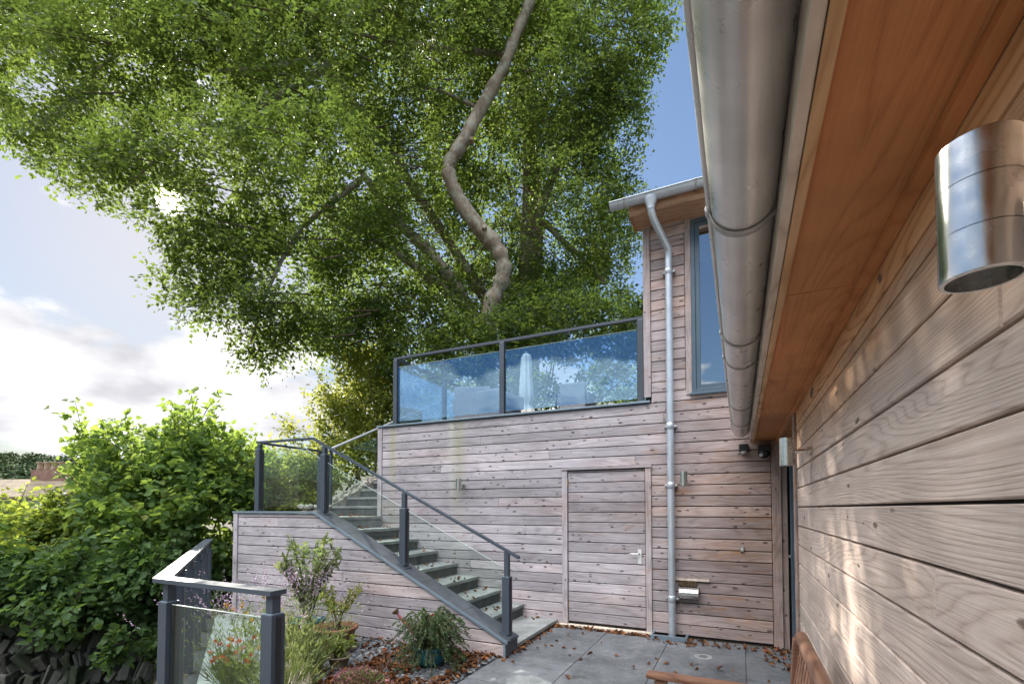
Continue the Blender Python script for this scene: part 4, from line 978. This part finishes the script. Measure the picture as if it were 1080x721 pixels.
# knots on the limb
for (u, v, d) in ((511, 242, 11.75), (497, 150, 11.8)):
    p = place(u, v, d); tb.tube([p, p + np.array([0.05, -0.10, 0.02])], [0.07, 0.055], 10)
branches = [[(300, -20, 12.0, 6.5), (322, 25, 11.8, 6), (345, 70, 11.8, 5.5), (372, 108, 12.1, 5.5), (410, 160, 12.7, 6), (470, 250, 13.6, 7), (540, 360, 14.3, 9)],
            [(230, 75, 10.8, 3), (280, 72, 11, 3.5), (335, 62, 11.7, 4.2)],
            [(380, 180, 11.8, 4), (420, 235, 12.2, 7), (455, 268, 12.6, 8), (500, 330, 13.4, 9)],
            [(340, 225, 11.5, 3), (390, 250, 12, 5), (430, 275, 12.5, 6), (500, 330, 13.4, 8)],
            [(438, 92, 11.8, 1.8), (465, 96, 11.9, 2.2), (500, 112, 12.1, 3)],
            [(390, 40, 11.9, 2.5), (440, 48, 12.2, 3.2), (540, 58, 12.9, 4)],
            [(130, 200, 9.9, 1.5), (190, 150, 10.2, 2.5), (260, 120, 10.8, 3.5), (345, 72, 11.8, 5)],
            [(265, 360, 10, 1.5), (285, 300, 10.2, 2.5), (320, 240, 10.9, 3.5), (380, 190, 11.8, 5)],
            [(60, 120, 10.3, 1.5), (120, 60, 10.8, 2.5), (200, 20, 11.3, 4), (300, -20, 12, 6)],
            [(640, 300, 14.1, 2), (600, 260, 14.2, 4), (560, 240, 14.4, 6), (548, 380, 14.5, 9)],
            [(660, 60, 13.5, 2), (630, 110, 13.9, 4), (590, 170, 14.3, 6), (560, 250, 14.4, 8)],
            [(555, 180, 14.2, 4), (552, 260, 14.3, 6), (548, 340, 14.4, 8)]]
for br in branches:
    m_, _ = limb_mesh([(u, v, d, r * 0.72) for u, v, d, r in br], 5, 8, 0.08); tb.v, off = tb.v + m_.v, len(tb.v)
    tb.f += [tuple(i + off for i in f) for f in m_.f]; tb.b += m_.b; tb.s += m_.s
part('trunk', tb, M_bark, beech)
P, out_, idx = blob_points(lob, 47000, 0.58, 0.418, 1.1, 0.82)
# the winding limb stands clear on this side of the leaves
lp = np.array([x[:3] for x in limb]); seen = lp[(lp[:, 2] > 5.6)]
keep = np.ones(len(P), bool)
for q in seen:
    v = unit((CAMP - q)[None])[0]; rel = P - q; t = rel @ v; dist = np.linalg.norm(rel - t[:, None] * v, axis=1)
    keep &= ~((t > -0.2) & (t < 5) & (dist < 0.34) & (rng.random(len(P)) < 0.93))
rel = P - CAMP; sv = np.array(SUN); along = rel @ sv          # the gap the sun comes through
keep &= ~((along > 0) & (np.linalg.norm(rel - along[:, None] * sv, axis=1) < 0.27))
P = P[keep]; out_ = out_[keep]
C, A, Nn, LL, WW = sprays(P, out_, 14, 0.62, 0.090, 0.060, 0.5, 0.76, 0.3)
leaves('crown', M_beech, C, A, Nn, LL, WW, np.clip(vnoise(C, 0.55) * 0.7 + rng.random(len(C)) * 0.45 - 0.05, 0, 1), beech, 0.10, 0.12, True)
# fine twigs
mb = MB()
for i in rng.choice(len(P), 900, replace=False):
    p = P[i]; q = p + unit((np.array([-6, 12, p[2] + 1.5]) - p)[None])[0] * rng.uniform(0.6, 1.5)
    mb.tube([p, (p + q) / 2 + rng.normal(size=3) * 0.08, q], [0.006, 0.012, 0.02], 4, False)
part('twigs', mb, M_twig, beech)

# ---- shrubs and small trees beyond the railing
def shrub(name, label, cat, lobes_px, m, n, per, length, ll, lw, base_px, ncut=0.4, group=None, droop=0.15, quad=False, stems=10, shell=0.6, nscale=1.6, tintb=0.0, shoots=24, slen=0.55):
    t = thing(name, label, cat, group)
    lob = []
    for (u, v, d, r) in lobes_px:
        p = place(u, v, d); lob.append((p[0], p[1], p[2], r * d / FPX))
    P, o, idx = blob_points(lob, n, shell, ncut, nscale, 0.9)
    # upright shoots stand out of the outline
    LB = np.array(lob); i = rng.integers(0, len(LB), shoots); dd = rand_dirs(shoots); dd[:, 2] = np.abs(dd[:, 2]) + 0.5; dd = unit(dd)
    s0 = LB[i, :3] + dd * LB[i, 3:4] * 0.8; ln = rng.uniform(0.4, 1.0, (shoots, 1)) * slen; mbs = MB()
    for a_, b_ in zip(s0, s0 + dd * ln): mbs.tube([a_, b_], [0.008, 0.003], 4, False)
    tt = np.concatenate([s0 + dd * ln * f for f in (0.25, 0.5, 0.75, 1.0)]); P = np.concatenate([P, tt]); o = np.concatenate([o, np.tile(dd, (4, 1))])
    C, A, Nn, L, W_ = sprays(P, o, per, length, ll, lw, droop, 0.45, 0.5)
    leaves('foliage', m, C, A, Nn, L, W_, np.clip(vnoise(C, 1.3) * 0.5 + rng.random(len(C)) * 0.6 - 0.05 + tintb, 0, 1), t, 0.16, 0.15, quad)
    b = place(*base_px); b[2] = height(b[0], b[1]) - 0.1; mb = mbs
    for k in range(stems):
        e = np.array(lob[k % len(lob)][:3]) + rng.normal(size=3) * lob[k % len(lob)][3] * 0.4; s = b + rng.normal(size=3) * np.array([.35, .35, 0])
        mid = (s + e) / 2 + rng.normal(size=3) * 0.2; mb.tube(smooth_path([s, mid, e], 4), list(np.linspace(0.03, 0.008, 9)), 6, False)
    part('stems', mb, M_twig, t); return t
shrub('hazel_shrub', 'tall rounded hazel shrub left of the landing, with sunlit leaves', 'shrub',
      [(205, 455, 8.6, 20), (190, 480, 8.5, 34), (150, 490, 8.4, 34), (225, 490, 8.6, 34), (120, 478, 8.4, 20), (235, 520, 8.5, 34), (190, 530, 8.2, 48), (140, 540, 8.0, 48), (215, 570, 8.4, 45), (170, 590, 8, 48), (235, 600, 8.6, 36), (248, 560, 8.8, 26), (90, 470, 8.4, 14), (104, 512, 8.4, 20), (255, 500, 8.9, 14)],
      M_hazel, 4300, 6, 0.42, 0.108, 0.08, (190, 640, 8.4), 0.45, stems=16, shell=0.6, shoots=110, slen=0.65)
shrub('bramble_thicket', 'yellow-green sunlit thicket at the left edge below the distant roof', 'shrub',
      [(30, 580, 7.8, 46), (75, 562, 7.9, 32), (10, 556, 8.2, 26), (100, 562, 7.9, 36), (60, 556, 8.0, 20), (55, 600, 7.5, 50), (0, 605, 7.5, 46), (120, 595, 7.8, 36), (-40, 590, 7.8, 50), (95, 530, 8.3, 18)],
      M_bramble, 4600, 7, 0.34, 0.085, 0.06, (50, 650, 7.8), 0.36, stems=14, tintb=0.1)
shrub('ivy_bank', 'dark ivy and dogwood hanging over the stone bank below the thicket', 'ivy',
      [(20, 612, 7.0, 36), (70, 616, 7.1, 36), (120, 618, 7.3, 36), (170, 622, 7.6, 34), (210, 635, 8.0, 34), (-30, 620, 7.0, 40), (150, 605, 7.3, 34), (235, 650, 8.2, 22), (60, 662, 6.5, 13), (175, 676, 7.2, 16), (120, 690, 6.6, 8)],
      M_ivy, 4800, 6, 0.34, 0.10, 0.08, (110, 640, 7.9), 0.36, droop=0.5, stems=4)
shrub('field_maple', 'small yellow-green sunlit tree behind the landing, between beech and hazel', 'tree',
      [(345, 445, 11.5, 34), (375, 425, 12, 34), (395, 395, 12.5, 34), (400, 440, 12.2, 40), (330, 470, 11.2, 26), (360, 480, 11.2, 34), (310, 462, 11.2, 16), (400, 480, 12, 30), (370, 390, 12.2, 26), (345, 415, 12, 18)],
      M_light, 2800, 7, 0.42, 0.095, 0.062, (380, 520, 11.8), 0.44, stems=12, quad=True, shell=0.5)
shrub('hedge', 'lit hedge seen through the landing glass beyond the stairs', 'hedge',
      [(280, 520, 9.6, 26), (310, 510, 9.8, 26), (300, 545, 9.4, 24), (335, 505, 10, 22), (270, 500, 9.6, 20), (325, 535, 9.5, 18)],
      M_light, 1500, 6, 0.32, 0.08, 0.055, (300, 560, 9.6), 0.34, stems=8, tintb=0.12)
shrub('laurel_shrub', 'dark evergreen shrubs under the beech behind the terrace', 'shrub',
      [(440, 380, 11.9, 40), (485, 362, 12.0, 34), (530, 355, 11.7, 30), (556, 350, 12.0, 34), (600, 345, 12.4, 40), (650, 345, 12.8, 40), (690, 350, 13, 40), (515, 395, 11.9, 40), (540, 318, 12.9, 22), (590, 318, 13.2, 30), (470, 335, 12.6, 30), (420, 440, 12.8, 30), (560, 430, 13.5, 40), (480, 440, 13.3, 40), (640, 420, 13.5, 40)],
      M_beech, 7000, 7, 0.40, 0.10, 0.065, (560, 470, 12.6), 0.30, stems=12, quad=True)

# stone bank below the thicket
mb = MB()
a = place(-60, 700, 6.7)[:2]; b = place(240, 700, 7.9)[:2]; dv = b - a; Ln = np.linalg.norm(dv); dv /= Ln; nv = np.array([dv[1], -dv[0]])
ang = math.atan2(dv[1], dv[0])
mb.box((0, 0.05, -1.6), (Ln, 0.6, 0.0), 0, 0.0, M=Matrix.Translation((a[0], a[1], 0)) @ Matrix.Rotation(ang, 4, 'Z'))
for row in range(5):
    x = -0.1; lean = R(24 if row % 2 else -20)
    while x < Ln:
        w_ = random.uniform(0.03, 0.14); h_ = random.uniform(0.16, 0.38)
        M4 = Matrix.Translation((a[0], a[1], 0)) @ Matrix.Rotation(ang, 4, 'Z') @ Matrix.Translation((x, random.uniform(-0.05, 0.03), -1.35 + row * 0.27)) @ Matrix.Rotation(lean + random.uniform(-.4, .4), 4, 'Y') @ Matrix.Rotation(random.uniform(-.5, .5), 4, 'Z') @ Matrix.Rotation(random.uniform(-.25, .25), 4, 'X')
        mb.box((-w_ / 2, -0.06, 0), (w_ / 2, 0.14, h_), min(0.02, w_ * 0.3), M=M4); x += w_ * 1.05
tag(mb.build('stone_bank', M_bank), 'dark mossy bank of slanting upright slates under the ivy at the lower left', 'wall')

# grass at the foot of the bank
n = 9000; q = np.stack([rng.uniform(-11.5, -5.0, n), rng.uniform(1.5, 6.2, n)], 1)
d = (q - FA) @ FN; q = q[(d > 0.75)]; z = height(q[:, 0], q[:, 1])
o = leaves('grass', M_grassm, np.c_[q, z], np.c_[rng.normal(size=(len(q), 2)) * 0.4, np.ones(len(q))], rand_dirs(len(q)), rng.uniform(0.12, 0.3, len(q)), 0.016, rng.random(len(q)), None, 0.1, 0.2)
tag(o, 'rough grass below the railing at the lower left', None, None, 'stuff')

# ---- the planting bed
ZG = 0.0
def inbed(q):
    d = (q - FA) @ FN; return (d < -0.95) & (q[:, 0] < -2.33) & (q[:, 1] < Y1 - 0.03) & (q[:, 0] > -6.6)
bedv = []
n = 16000; q = np.stack([rng.uniform(-6.6, -2.3, n), rng.uniform(1.9, 4.5, n)], 1); q = q[inbed(q)]
mb = MB()
cube = [(-1, -1, -.5), (1, -.8, -.6), (.9, 1, -.5), (-.8, .9, -.6), (-.7, -.8, .5), (.8, -.6, .4), (.6, .8, .6), (-.6, .6, .4)]
cf = [(0, 3, 2, 1), (4, 5, 6, 7), (0, 1, 5, 4), (1, 2, 6, 5), (2, 3, 7, 6), (3, 0, 4, 7)]
for x, y in q:
    s = random.uniform(0.010, 0.026); M4 = Matrix.Translation((x, y, ZG + random.uniform(-.004, .012))) @ Matrix.Rotation(random.uniform(0, 6.3), 4, 'Z') @ Matrix.Rotation(random.uniform(-.5, .5), 4, 'X') @ Matrix.Diagonal((s * 1.3, s, s * 0.6, 1))
    mb.raw([M4 @ Vector(v) for v in cube], cf, random.random())
mb.raw([(FA[0], FA[1], -0.012), (-2.3, 1.75, -0.012), (-2.3, 4.55, -0.012), (FB[0], 4.55, -0.012), (FB[0], FB[1], -0.012)], [(0, 1, 2, 3, 4)], 0.0)
tag(mb.build('gravel', M_chip), 'grey slate chippings covering the planting bed', None, None, 'stuff')
# stone edging between bed and path
mb = MB()
for k in range(9):
    p = FA + FD * (0.55 + k * 0.40) - FN * 0.86
    M4 = Matrix.Translation((p[0], p[1], -0.05)) @ rot @ Matrix.Rotation(random.uniform(-.06, .06), 4, 'Z')
    mb.box((-0.19, -0.09, 0), (0.19, 0.09, random.uniform(0.18, 0.25)), 0.025, M=M4)
tag(mb.build('stone_edging', M_edging), 'low edging of rough tan stones between path and planting bed', 'edging')
# fallen leaves on bed, steps, slabs
pts = []
def scat(n, x0, x1, y0, y1, z, f=None):
    q = np.stack([rng.uniform(x0, x1, n), rng.uniform(y0, y1, n)], 1)
    if f is not None: q = q[f(q)]
    pts.append(np.c_[q, np.full(len(q), z) + rng.uniform(0.004, 0.02, len(q))])
scat(1500, -3.4, -2.3, 2.8, 4.5, 0.022, lambda q: inbed(q) & (vnoise(np.c_[q, q[:, :1] * 0], 3.0) > 0.42))
scat(350, -5, -3.2, 3.0, 4.5, 0.022, inbed)
scat(170, -2.3, -0.95, 5.98, 6.08, 0.0); scat(60, -2.5, -2.15, 4.8, 6.1, 0.0, lambda q: q[:, 0] > -2.24)
scat(70, -2.29, -2.18, 4.4, 6.0, 0.0)
scat(45, -1.02, -0.5, 5.78, 6.1, 0.004); scat(90, 0.10, 0.5, 5.3, 6.1, 0.0, lambda q: rng.random(len(q)) < (q[:, 0] + (q[:, 1] - 5.3) * .5) ); scat(40, -0.5, 0.4, 5.85, 6.12, 0.0); scat(40, -2.2, 0.4, 4.2, 6.1, 0.0)
for k, z in enumerate(zt): scat(12, xr[k + 1], xr[k], Y1 + 0.3, YB - 0.05, z)
scat(30, -5.9, -5.26, Y1 + .3, YB - .05, 1.43)
L_ = np.concatenate(pts); nl = len(L_)
o = leaves('fallen_leaves', M_dead, L_, np.c_[rng.normal(size=(nl, 2)), rng.normal(size=nl) * 0.25], np.c_[rng.normal(size=(nl, 2)) * 0.4, np.ones(nl)], rng.uniform(0.035, 0.075, nl), rng.uniform(0.025, 0.045, nl), rng.random(nl) ** 1.3, None, 0.38, 0.32)
tag(o, 'brown fallen beech leaves lying on bed, steps and slabs', None, None, 'stuff')

def potlathe(r0, r1, h, lip=0.02, t=0.02):
    return [(0.0, 0.0), (r0, 0.0), (r0 * 1.02, 0.01), (r1, h - lip * 1.6), (r1 + lip, h - lip * 1.5), (r1 + lip, h), (r1, h), (r1 - t, h - 0.03), (r1 * 0.9 - t, h - 0.06)]
def bush_leaves(parent, c, n, rx, rz, ll, lw, m, updir=0.6, name='foliage', stems=8, tint=(0, 1), shape=1.0, z0=0.0, smat=None):
    """small shrub: stems from the foot, leaves along them"""
    mb = MB(); C = []; A = []
    for s in range(stems):
        a = rng.uniform(0, 2 * math.pi); rr = rng.uniform(0.2, 1) ** 0.6 * rx; tip = np.array([math.cos(a) * rr, math.sin(a) * rr, z0 + rz * rng.uniform(0.6, 1.0)])
        s0 = np.array([rng.normal() * 0.02, rng.normal() * 0.02, z0]); mid = (s0 + tip) / 2 * np.array([0.8, 0.8, 1.05])
        pth = smooth_path([s0, mid, tip], 5); mb.tube(pth, list(np.linspace(0.007, 0.002, len(pth))), 5, False)
        k = n // stems; t = rng.uniform(0.3 * shape, 1, k) * (len(pth) - 1.01); i = t.astype(int); f = (t - i)[:, None]; pa = np.array(pth)
        Q = pa[i] * (1 - f) + pa[i + 1] * f; dr = unit(pa[i + 1] - pa[i])
        C.append(Q + rng.normal(size=(k, 3)) * rx * 0.05); A.append(dr * updir + rand_dirs(k))
    part('stems', mb, smat or M_twig, parent)
    C = np.concatenate(C); A = np.concatenate(A)
    sz = rng.uniform(0.6, 1.25, len(C))
    return leaves(name, m, C, A, rand_dirs(len(C)) + np.array([0, 0, .8]), ll * sz, lw * sz, rng.uniform(tint[0], tint[1], len(C)), parent, 0.15, 0.1)
# olive-like shrub in a teal pot
t = thing('teal_pot', 'plain teal glazed pot half hidden behind the lavender', 'pot', 'teal glazed pots', (-4.42, 3.95, 0.01))
mb = MB(); mb.lathe(potlathe(0.13, 0.17, 0.30), n=32); mb.build('bowl', M_teal, t)
mb = MB(); mb.lathe([(0.0, 0.25), (0.15, 0.25)], n=24); mb.build('soil', M_soil, t)
t = thing('olive_shrub', 'tall airy grey-green shrub growing in the half hidden teal pot', 'shrub', None, (-4.42, 3.95, 0.01))
bush_leaves(t, None, 1500, 0.36, 0.98, 0.07, 0.024, M_olive, 0.9, stems=20, z0=0.26, shape=0.9)
# terracotta pot with small shrub
t = thing('terracotta_pot', 'wide orange terracotta pot on the slate chippings', 'pot', None, (-4.0, 3.95, 0.015))
mb = MB(); mb.lathe(potlathe(0.145, 0.215, 0.26, 0.02), n=40); mb.build('bowl', M_terra, t)
mb = MB(); mb.lathe([(0.0, 0.225), (0.2, 0.215)], n=24); mb.build('soil', M_soil, t)
t = thing('variegated_shrub', 'small pale yellow leaved shrub growing in the terracotta pot', 'shrub', None, (-3.98, 3.95, 0.015))
bush_leaves(t, None, 640, 0.26, 0.47, 0.045, 0.026, M_light, 0.8, stems=11, z0=0.225, shape=1.5)
# juniper in teal bowl
t = thing('teal_bowl', 'low teal glazed bowl on brown leaves by the stair wall', 'pot', 'teal glazed pots', (-2.78, 3.98, 0.012))
mb = MB(); mb.lathe([(0.0, 0.0), (0.095, 0.0), (0.14, 0.05), (0.162, 0.11), (0.158, 0.17), (0.168, 0.185), (0.162, 0.195), (0.145, 0.17)], n=36); mb.build('bowl', M_teal, t)
mb = MB(); mb.lathe([(0.0, 0.165), (0.147, 0.16)], n=24); mb.build('soil', M_soil, t)
t = thing('juniper', 'spreading feathery green juniper spilling over the teal bowl', 'shrub', None, (-2.78, 3.98, 0.012))
C = []; A = []; mb = MB()
for s in range(260):
    a = rng.uniform(0, 2 * math.pi); rr = rng.uniform(0.12, 0.42); h = rng.uniform(-0.20, 0.26) + (0.42 - rr) * 0.5
    p = [np.array([rng.normal() * .03, rng.normal() * .03, 0.18]), np.array([math.cos(a) * rr * .6, math.sin(a) * rr * .6, 0.24 + h * 0.8]), np.array([math.cos(a) * rr, math.sin(a) * rr, 0.16 + h * 0.9])]
    pth = smooth_path(p, 7); mb.tube(pth, list(np.linspace(0.005, 0.0015, len(pth))), 4, False); pa = np.array(pth)
    k = 75; t_ = rng.uniform(0.25, 1, k) * (len(pth) - 1.01); i = t_.astype(int); Q = pa[i] + (pa[i + 1] - pa[i]) * (t_ - i)[:, None]
    C.append(Q); A.append(unit(pa[i + 1] - pa[i]) * 1.0 + rand_dirs(k) * 0.8)
part('stems', mb, M_twig, t); C = np.concatenate(C); A = np.concatenate(A)
leaves('foliage', M_juniper, C, A, rand_dirs(len(C)), rng.uniform(0.018, 0.04, len(C)), 0.007, rng.random(len(C)), t, 0.1, 0.0, True)
# red watering can behind it
t = thing('watering_can', 'dark red watering can with long spout behind the juniper', 'watering can', None, (-2.98, 4.33, 0.015))
mb = MB(); mb.lathe([(0.0, 0.0), (0.10, 0.0), (0.105, 0.01), (0.098, 0.22), (0.07, 0.26), (0.06, 0.27)], n=32); mb.build('body', M_red, t)
mb = MB(); mb.tube(smooth_path([(-0.09, 0, 0.06), (-0.24, -0.01, 0.17), (-0.38, -0.02, 0.29), (-0.47, -0.025, 0.37)], 4), list(np.linspace(0.024, 0.012, 13)), 12)
sp_ = mb.build('spout', M_red, t)
mb = MB(); mb.tube([(-0.465, -0.025, 0.365), (-0.495, -0.027, 0.395), (-0.50, -0.0275, 0.40)], [0.012, 0.040, 0.041], 20); mb.build('rose', M_rose, sp_)
mb = MB(); mb.tube(smooth_path([(-0.06, 0, 0.24), (-0.05, 0, 0.36), (0.02, 0, 0.41), (0.10, 0, 0.36), (0.125, 0, 0.20), (0.10, 0, 0.10)], 5), 0.011, 10); mb.build('handle', M_red, t)
# small stone pot with green plant
t = thing('stone_pot', 'small pale stone pot in front of the terracotta pot', 'pot', None, (-3.52, 3.52, 0.015))
mb = MB(); mb.lathe(potlathe(0.07, 0.10, 0.12, 0.01, 0.012), n=24); mb.build('bowl', M_edging, t); mb = MB(); mb.lathe([(0.0, 0.095), (0.085, 0.095)], n=20); mb.build('soil', M_soil, t)
t = thing('leafy_plant', 'small bright green leafy plant filling the pale stone pot', 'plant', None, (-3.52, 3.52, 0.015))
bush_leaves(t, None, 420, 0.17, 0.20, 0.04, 0.02, M_bramble, 0.6, stems=16, z0=0.09, tint=(0.3, 1))
# pink sedum cushion
t = thing('sedum_plant', 'low cushion of pink sedum flowers at the lower edge of the bed', 'plant', None, (-3.02, 3.28, 0.01))
n = 2600; d = rand_dirs(n); d[:, 2] = np.abs(d[:, 2]); Pp = d * np.array([0.27, 0.2, 0.12]) * rng.uniform(0.7, 1.05, (n, 1)); Pp *= (0.75 + 0.5 * vnoise(d, 3.0))[:, None]
leaves('flowers', M_pinkfl, Pp, d + rand_dirs(n) * .7, rand_dirs(n), rng.uniform(0.012, 0.024, n), 0.012, rng.random(n), t, 0.2, 0)
n = 700; d = rand_dirs(n); d[:, 2] = np.abs(d[:, 2]); leaves('foliage', M_lav, d * np.array([0.21, 0.17, 0.10]), d + rand_dirs(n) * .5, rand_dirs(n), 0.04, 0.016, rng.random(n), t)
# lavender clumps
def lavender(x, y, r, h, n, label):
    t = thing('lavender', label, 'plant', 'lavender clumps', (x, y, 0.01))
    a = rng.uniform(0, 2 * math.pi, n); rr = np.sqrt(rng.random(n)) * r
    foot = np.c_[np.cos(a) * rr * 0.4, np.sin(a) * rr * 0.4, np.zeros(n)]; hh = h * rng.uniform(0.65, 1.1, n) * (1 - 0.3 * (rr / r) ** 2)
    tip = np.c_[np.cos(a) * rr * 1.25, np.sin(a) * rr * 1.25, hh]; ax = tip - foot
    ln = np.linalg.norm(ax, axis=1)
    leaves('stalks', M_lav, foot, ax, rand_dirs(n), ln, 0.007, rng.random(n), t, 0.05, 0.06)
    m = n * 6; i = rng.integers(0, n, m); tt = rng.uniform(0.05, 0.72, m)[:, None]
    leaves('foliage', M_lav, foot[i] + ax[i] * tt, unit(ax[i]) + rand_dirs(m) * 0.7, rand_dirs(m), rng.uniform(0.03, 0.07, m), 0.008, rng.random(m), t, 0.05, 0.05)
    tt = np.linspace(0.84, 1.02, 11)[:, None]
    for j in range(0, n, 4):
        leaves('flower_spike', M_lavfl, foot[j] + ax[j] * tt + rng.normal(size=(11, 3)) * 0.004, unit(ax[j:j + 1]) * 0.6 + rand_dirs(11), rand_dirs(11), rng.uniform(0.011, 0.020, 11), 0.010, rng.random(11), t, 0.2, 0)
lavender(-3.66, 3.22, 0.27, 0.50, 190, 'tall lavender clump just right of the near railing post')
lavender(-4.28, 3.62, 0.24, 0.44, 130, 'lavender clump left of the terracotta pot')
lavender(-3.36, 2.75, 0.30, 0.42, 200, 'lavender clump at the lower edge behind the near railing post')
lavender(-3.98, 2.78, 0.26, 0.40, 130, 'lavender clump behind the glass of the near railing')
# red and yellow flowers behind the glass
def flowers(name, label, x, y, r, h, n, m, msize):
    t = thing(name, label, 'plant', None, (x, y, 0.01))
    a = rng.uniform(0, 2 * math.pi, n); rr = np.sqrt(rng.random(n)) * r
    tip = np.c_[np.cos(a) * rr, np.sin(a) * rr, h * rng.uniform(0.6, 1.05, n)]; foot = tip * np.array([.35, .35, 0])
    leaves('stalks', M_lav, foot, tip - foot, rand_dirs(n), np.linalg.norm(tip - foot, axis=1), 0.006, rng.random(n), t, 0.05, 0.04)
    k = n * 8; i = rng.integers(0, n, k); tt = rng.uniform(0.1, 0.85, k)[:, None]
    leaves('foliage', M_bramble, foot[i] + (tip - foot)[i] * tt, rand_dirs(k) + np.array([0, 0, .5]), rand_dirs(k), rng.uniform(0.03, 0.06, k), 0.02, rng.random(k), t)
    for j in range(0, n, 2):
        leaves('flower_head', m, np.repeat(tip[j:j + 1], 11, 0), rand_dirs(11) + np.array([0, 0, .4]), rand_dirs(11), msize, msize * .65, rng.random(11), t, 0.15, 0.15)
flowers('red_flower', 'clump of orange-red flowers behind the near railing glass', -3.92, 2.72, 0.24, 0.42, 44, M_orangefl, 0.026)
flowers('yellow_flower', 'loose yellow flowers beside the path behind the railing glass', -4.85, 3.55, 0.28, 0.55, 22, M_yellowfl, 0.032)

# ------------------------------------------------------------------ far away
hx = place(20, 505, 46)
th = thing('distant_house', 'far house with lichen brown roof and a row of clay chimney pots', 'house', None, (hx[0], hx[1], 0))
th.rotation_euler = (0, 0, R(20))
MB().box((-9, 0, -8), (4.6, 7, 2.8)).build('wall', M_render, th)
mb = MB().prism([(-0.5, 2.7), (3.5, 4.6), (7.5, 2.7), (7.5, 2.5), (-0.5, 2.5)], 0, -9.3, 5, .5); rf = mb.build('roof', M_roof, th)
mb = MB().box((-2.4, 3.0, 4.2), (2.0, 3.9, 5.5), 0.03); stk = mb.build('chimney', M_ridge, th)
for k in range(5):
    mb = MB(); mb.lathe([(0.20, 5.5), (0.27, 5.6), (0.24, 5.7), (0.22, 6.2), (0.28, 6.28), (0.28, 6.36), (0.19, 6.36), (0.17, 6.0)], (-1.9 + k * 0.82, 3.45, 0), 16); mb.build('chimney_pot', M_pot, th)
h2 = place(72, 545, 40)
th2 = thing('distant_cottage', 'white far cottage with blue-grey window glimpsed through the thicket', 'house', None, (h2[0], h2[1], 0), R(22))
MB().box((-3, 0, -8), (3, 5, 1.6)).build('wall', M_render, th2)
MB().prism([(-.4, 1.6), (2.5, 2.6), (5.4, 1.6), (5.4, 1.45), (-.4, 1.45)], 0, -3.3, 3.3).build('roof', M_slate, th2)
w2 = MB().box((-.9, -0.05, -0.6), (0.9, 0.02, 0.9)).build('window', M_white, th2); MB().box((-.75, -0.07, -0.45), (0.75, -0.055, 0.75)).build('pane', M_glassW, w2)
# wooded hill
n = 6500
az = rng.uniform(R(138), R(215), n)
rd = np.sqrt(rng.uniform(200 ** 2, 470 ** 2, n)); hxw = np.c_[np.cos(az) * rd, np.sin(az) * rd]
hz = height(hxw[:, 0], hxw[:, 1])
cl = np.c_[hxw, hz]; sc_ = rng.uniform(0.6, 1.25, n)
k = 60; i = np.repeat(np.arange(n), k); dd = rand_dirs(len(i)); dd[:, 2] = np.abs(dd[:, 2])
Cw = cl[i] + dd * np.array([4.5, 4.5, 7.0]) * sc_[i][:, None] * rng.uniform(0.85, 1.08, (len(i), 1))
o = leaves('far_wood', M_farwood, Cw, rand_dirs(len(i)), dd, rng.uniform(1.4, 2.4, len(i)), rng.uniform(1.2, 1.8, len(i)), np.clip(np.repeat(rng.random(n), k) * 0.7 + rng.random(len(i)) * .3, 0, 1), None, 0.1, 0.1, True)
tag(o, 'wooded hillside far across the valley', None, None, 'stuff')
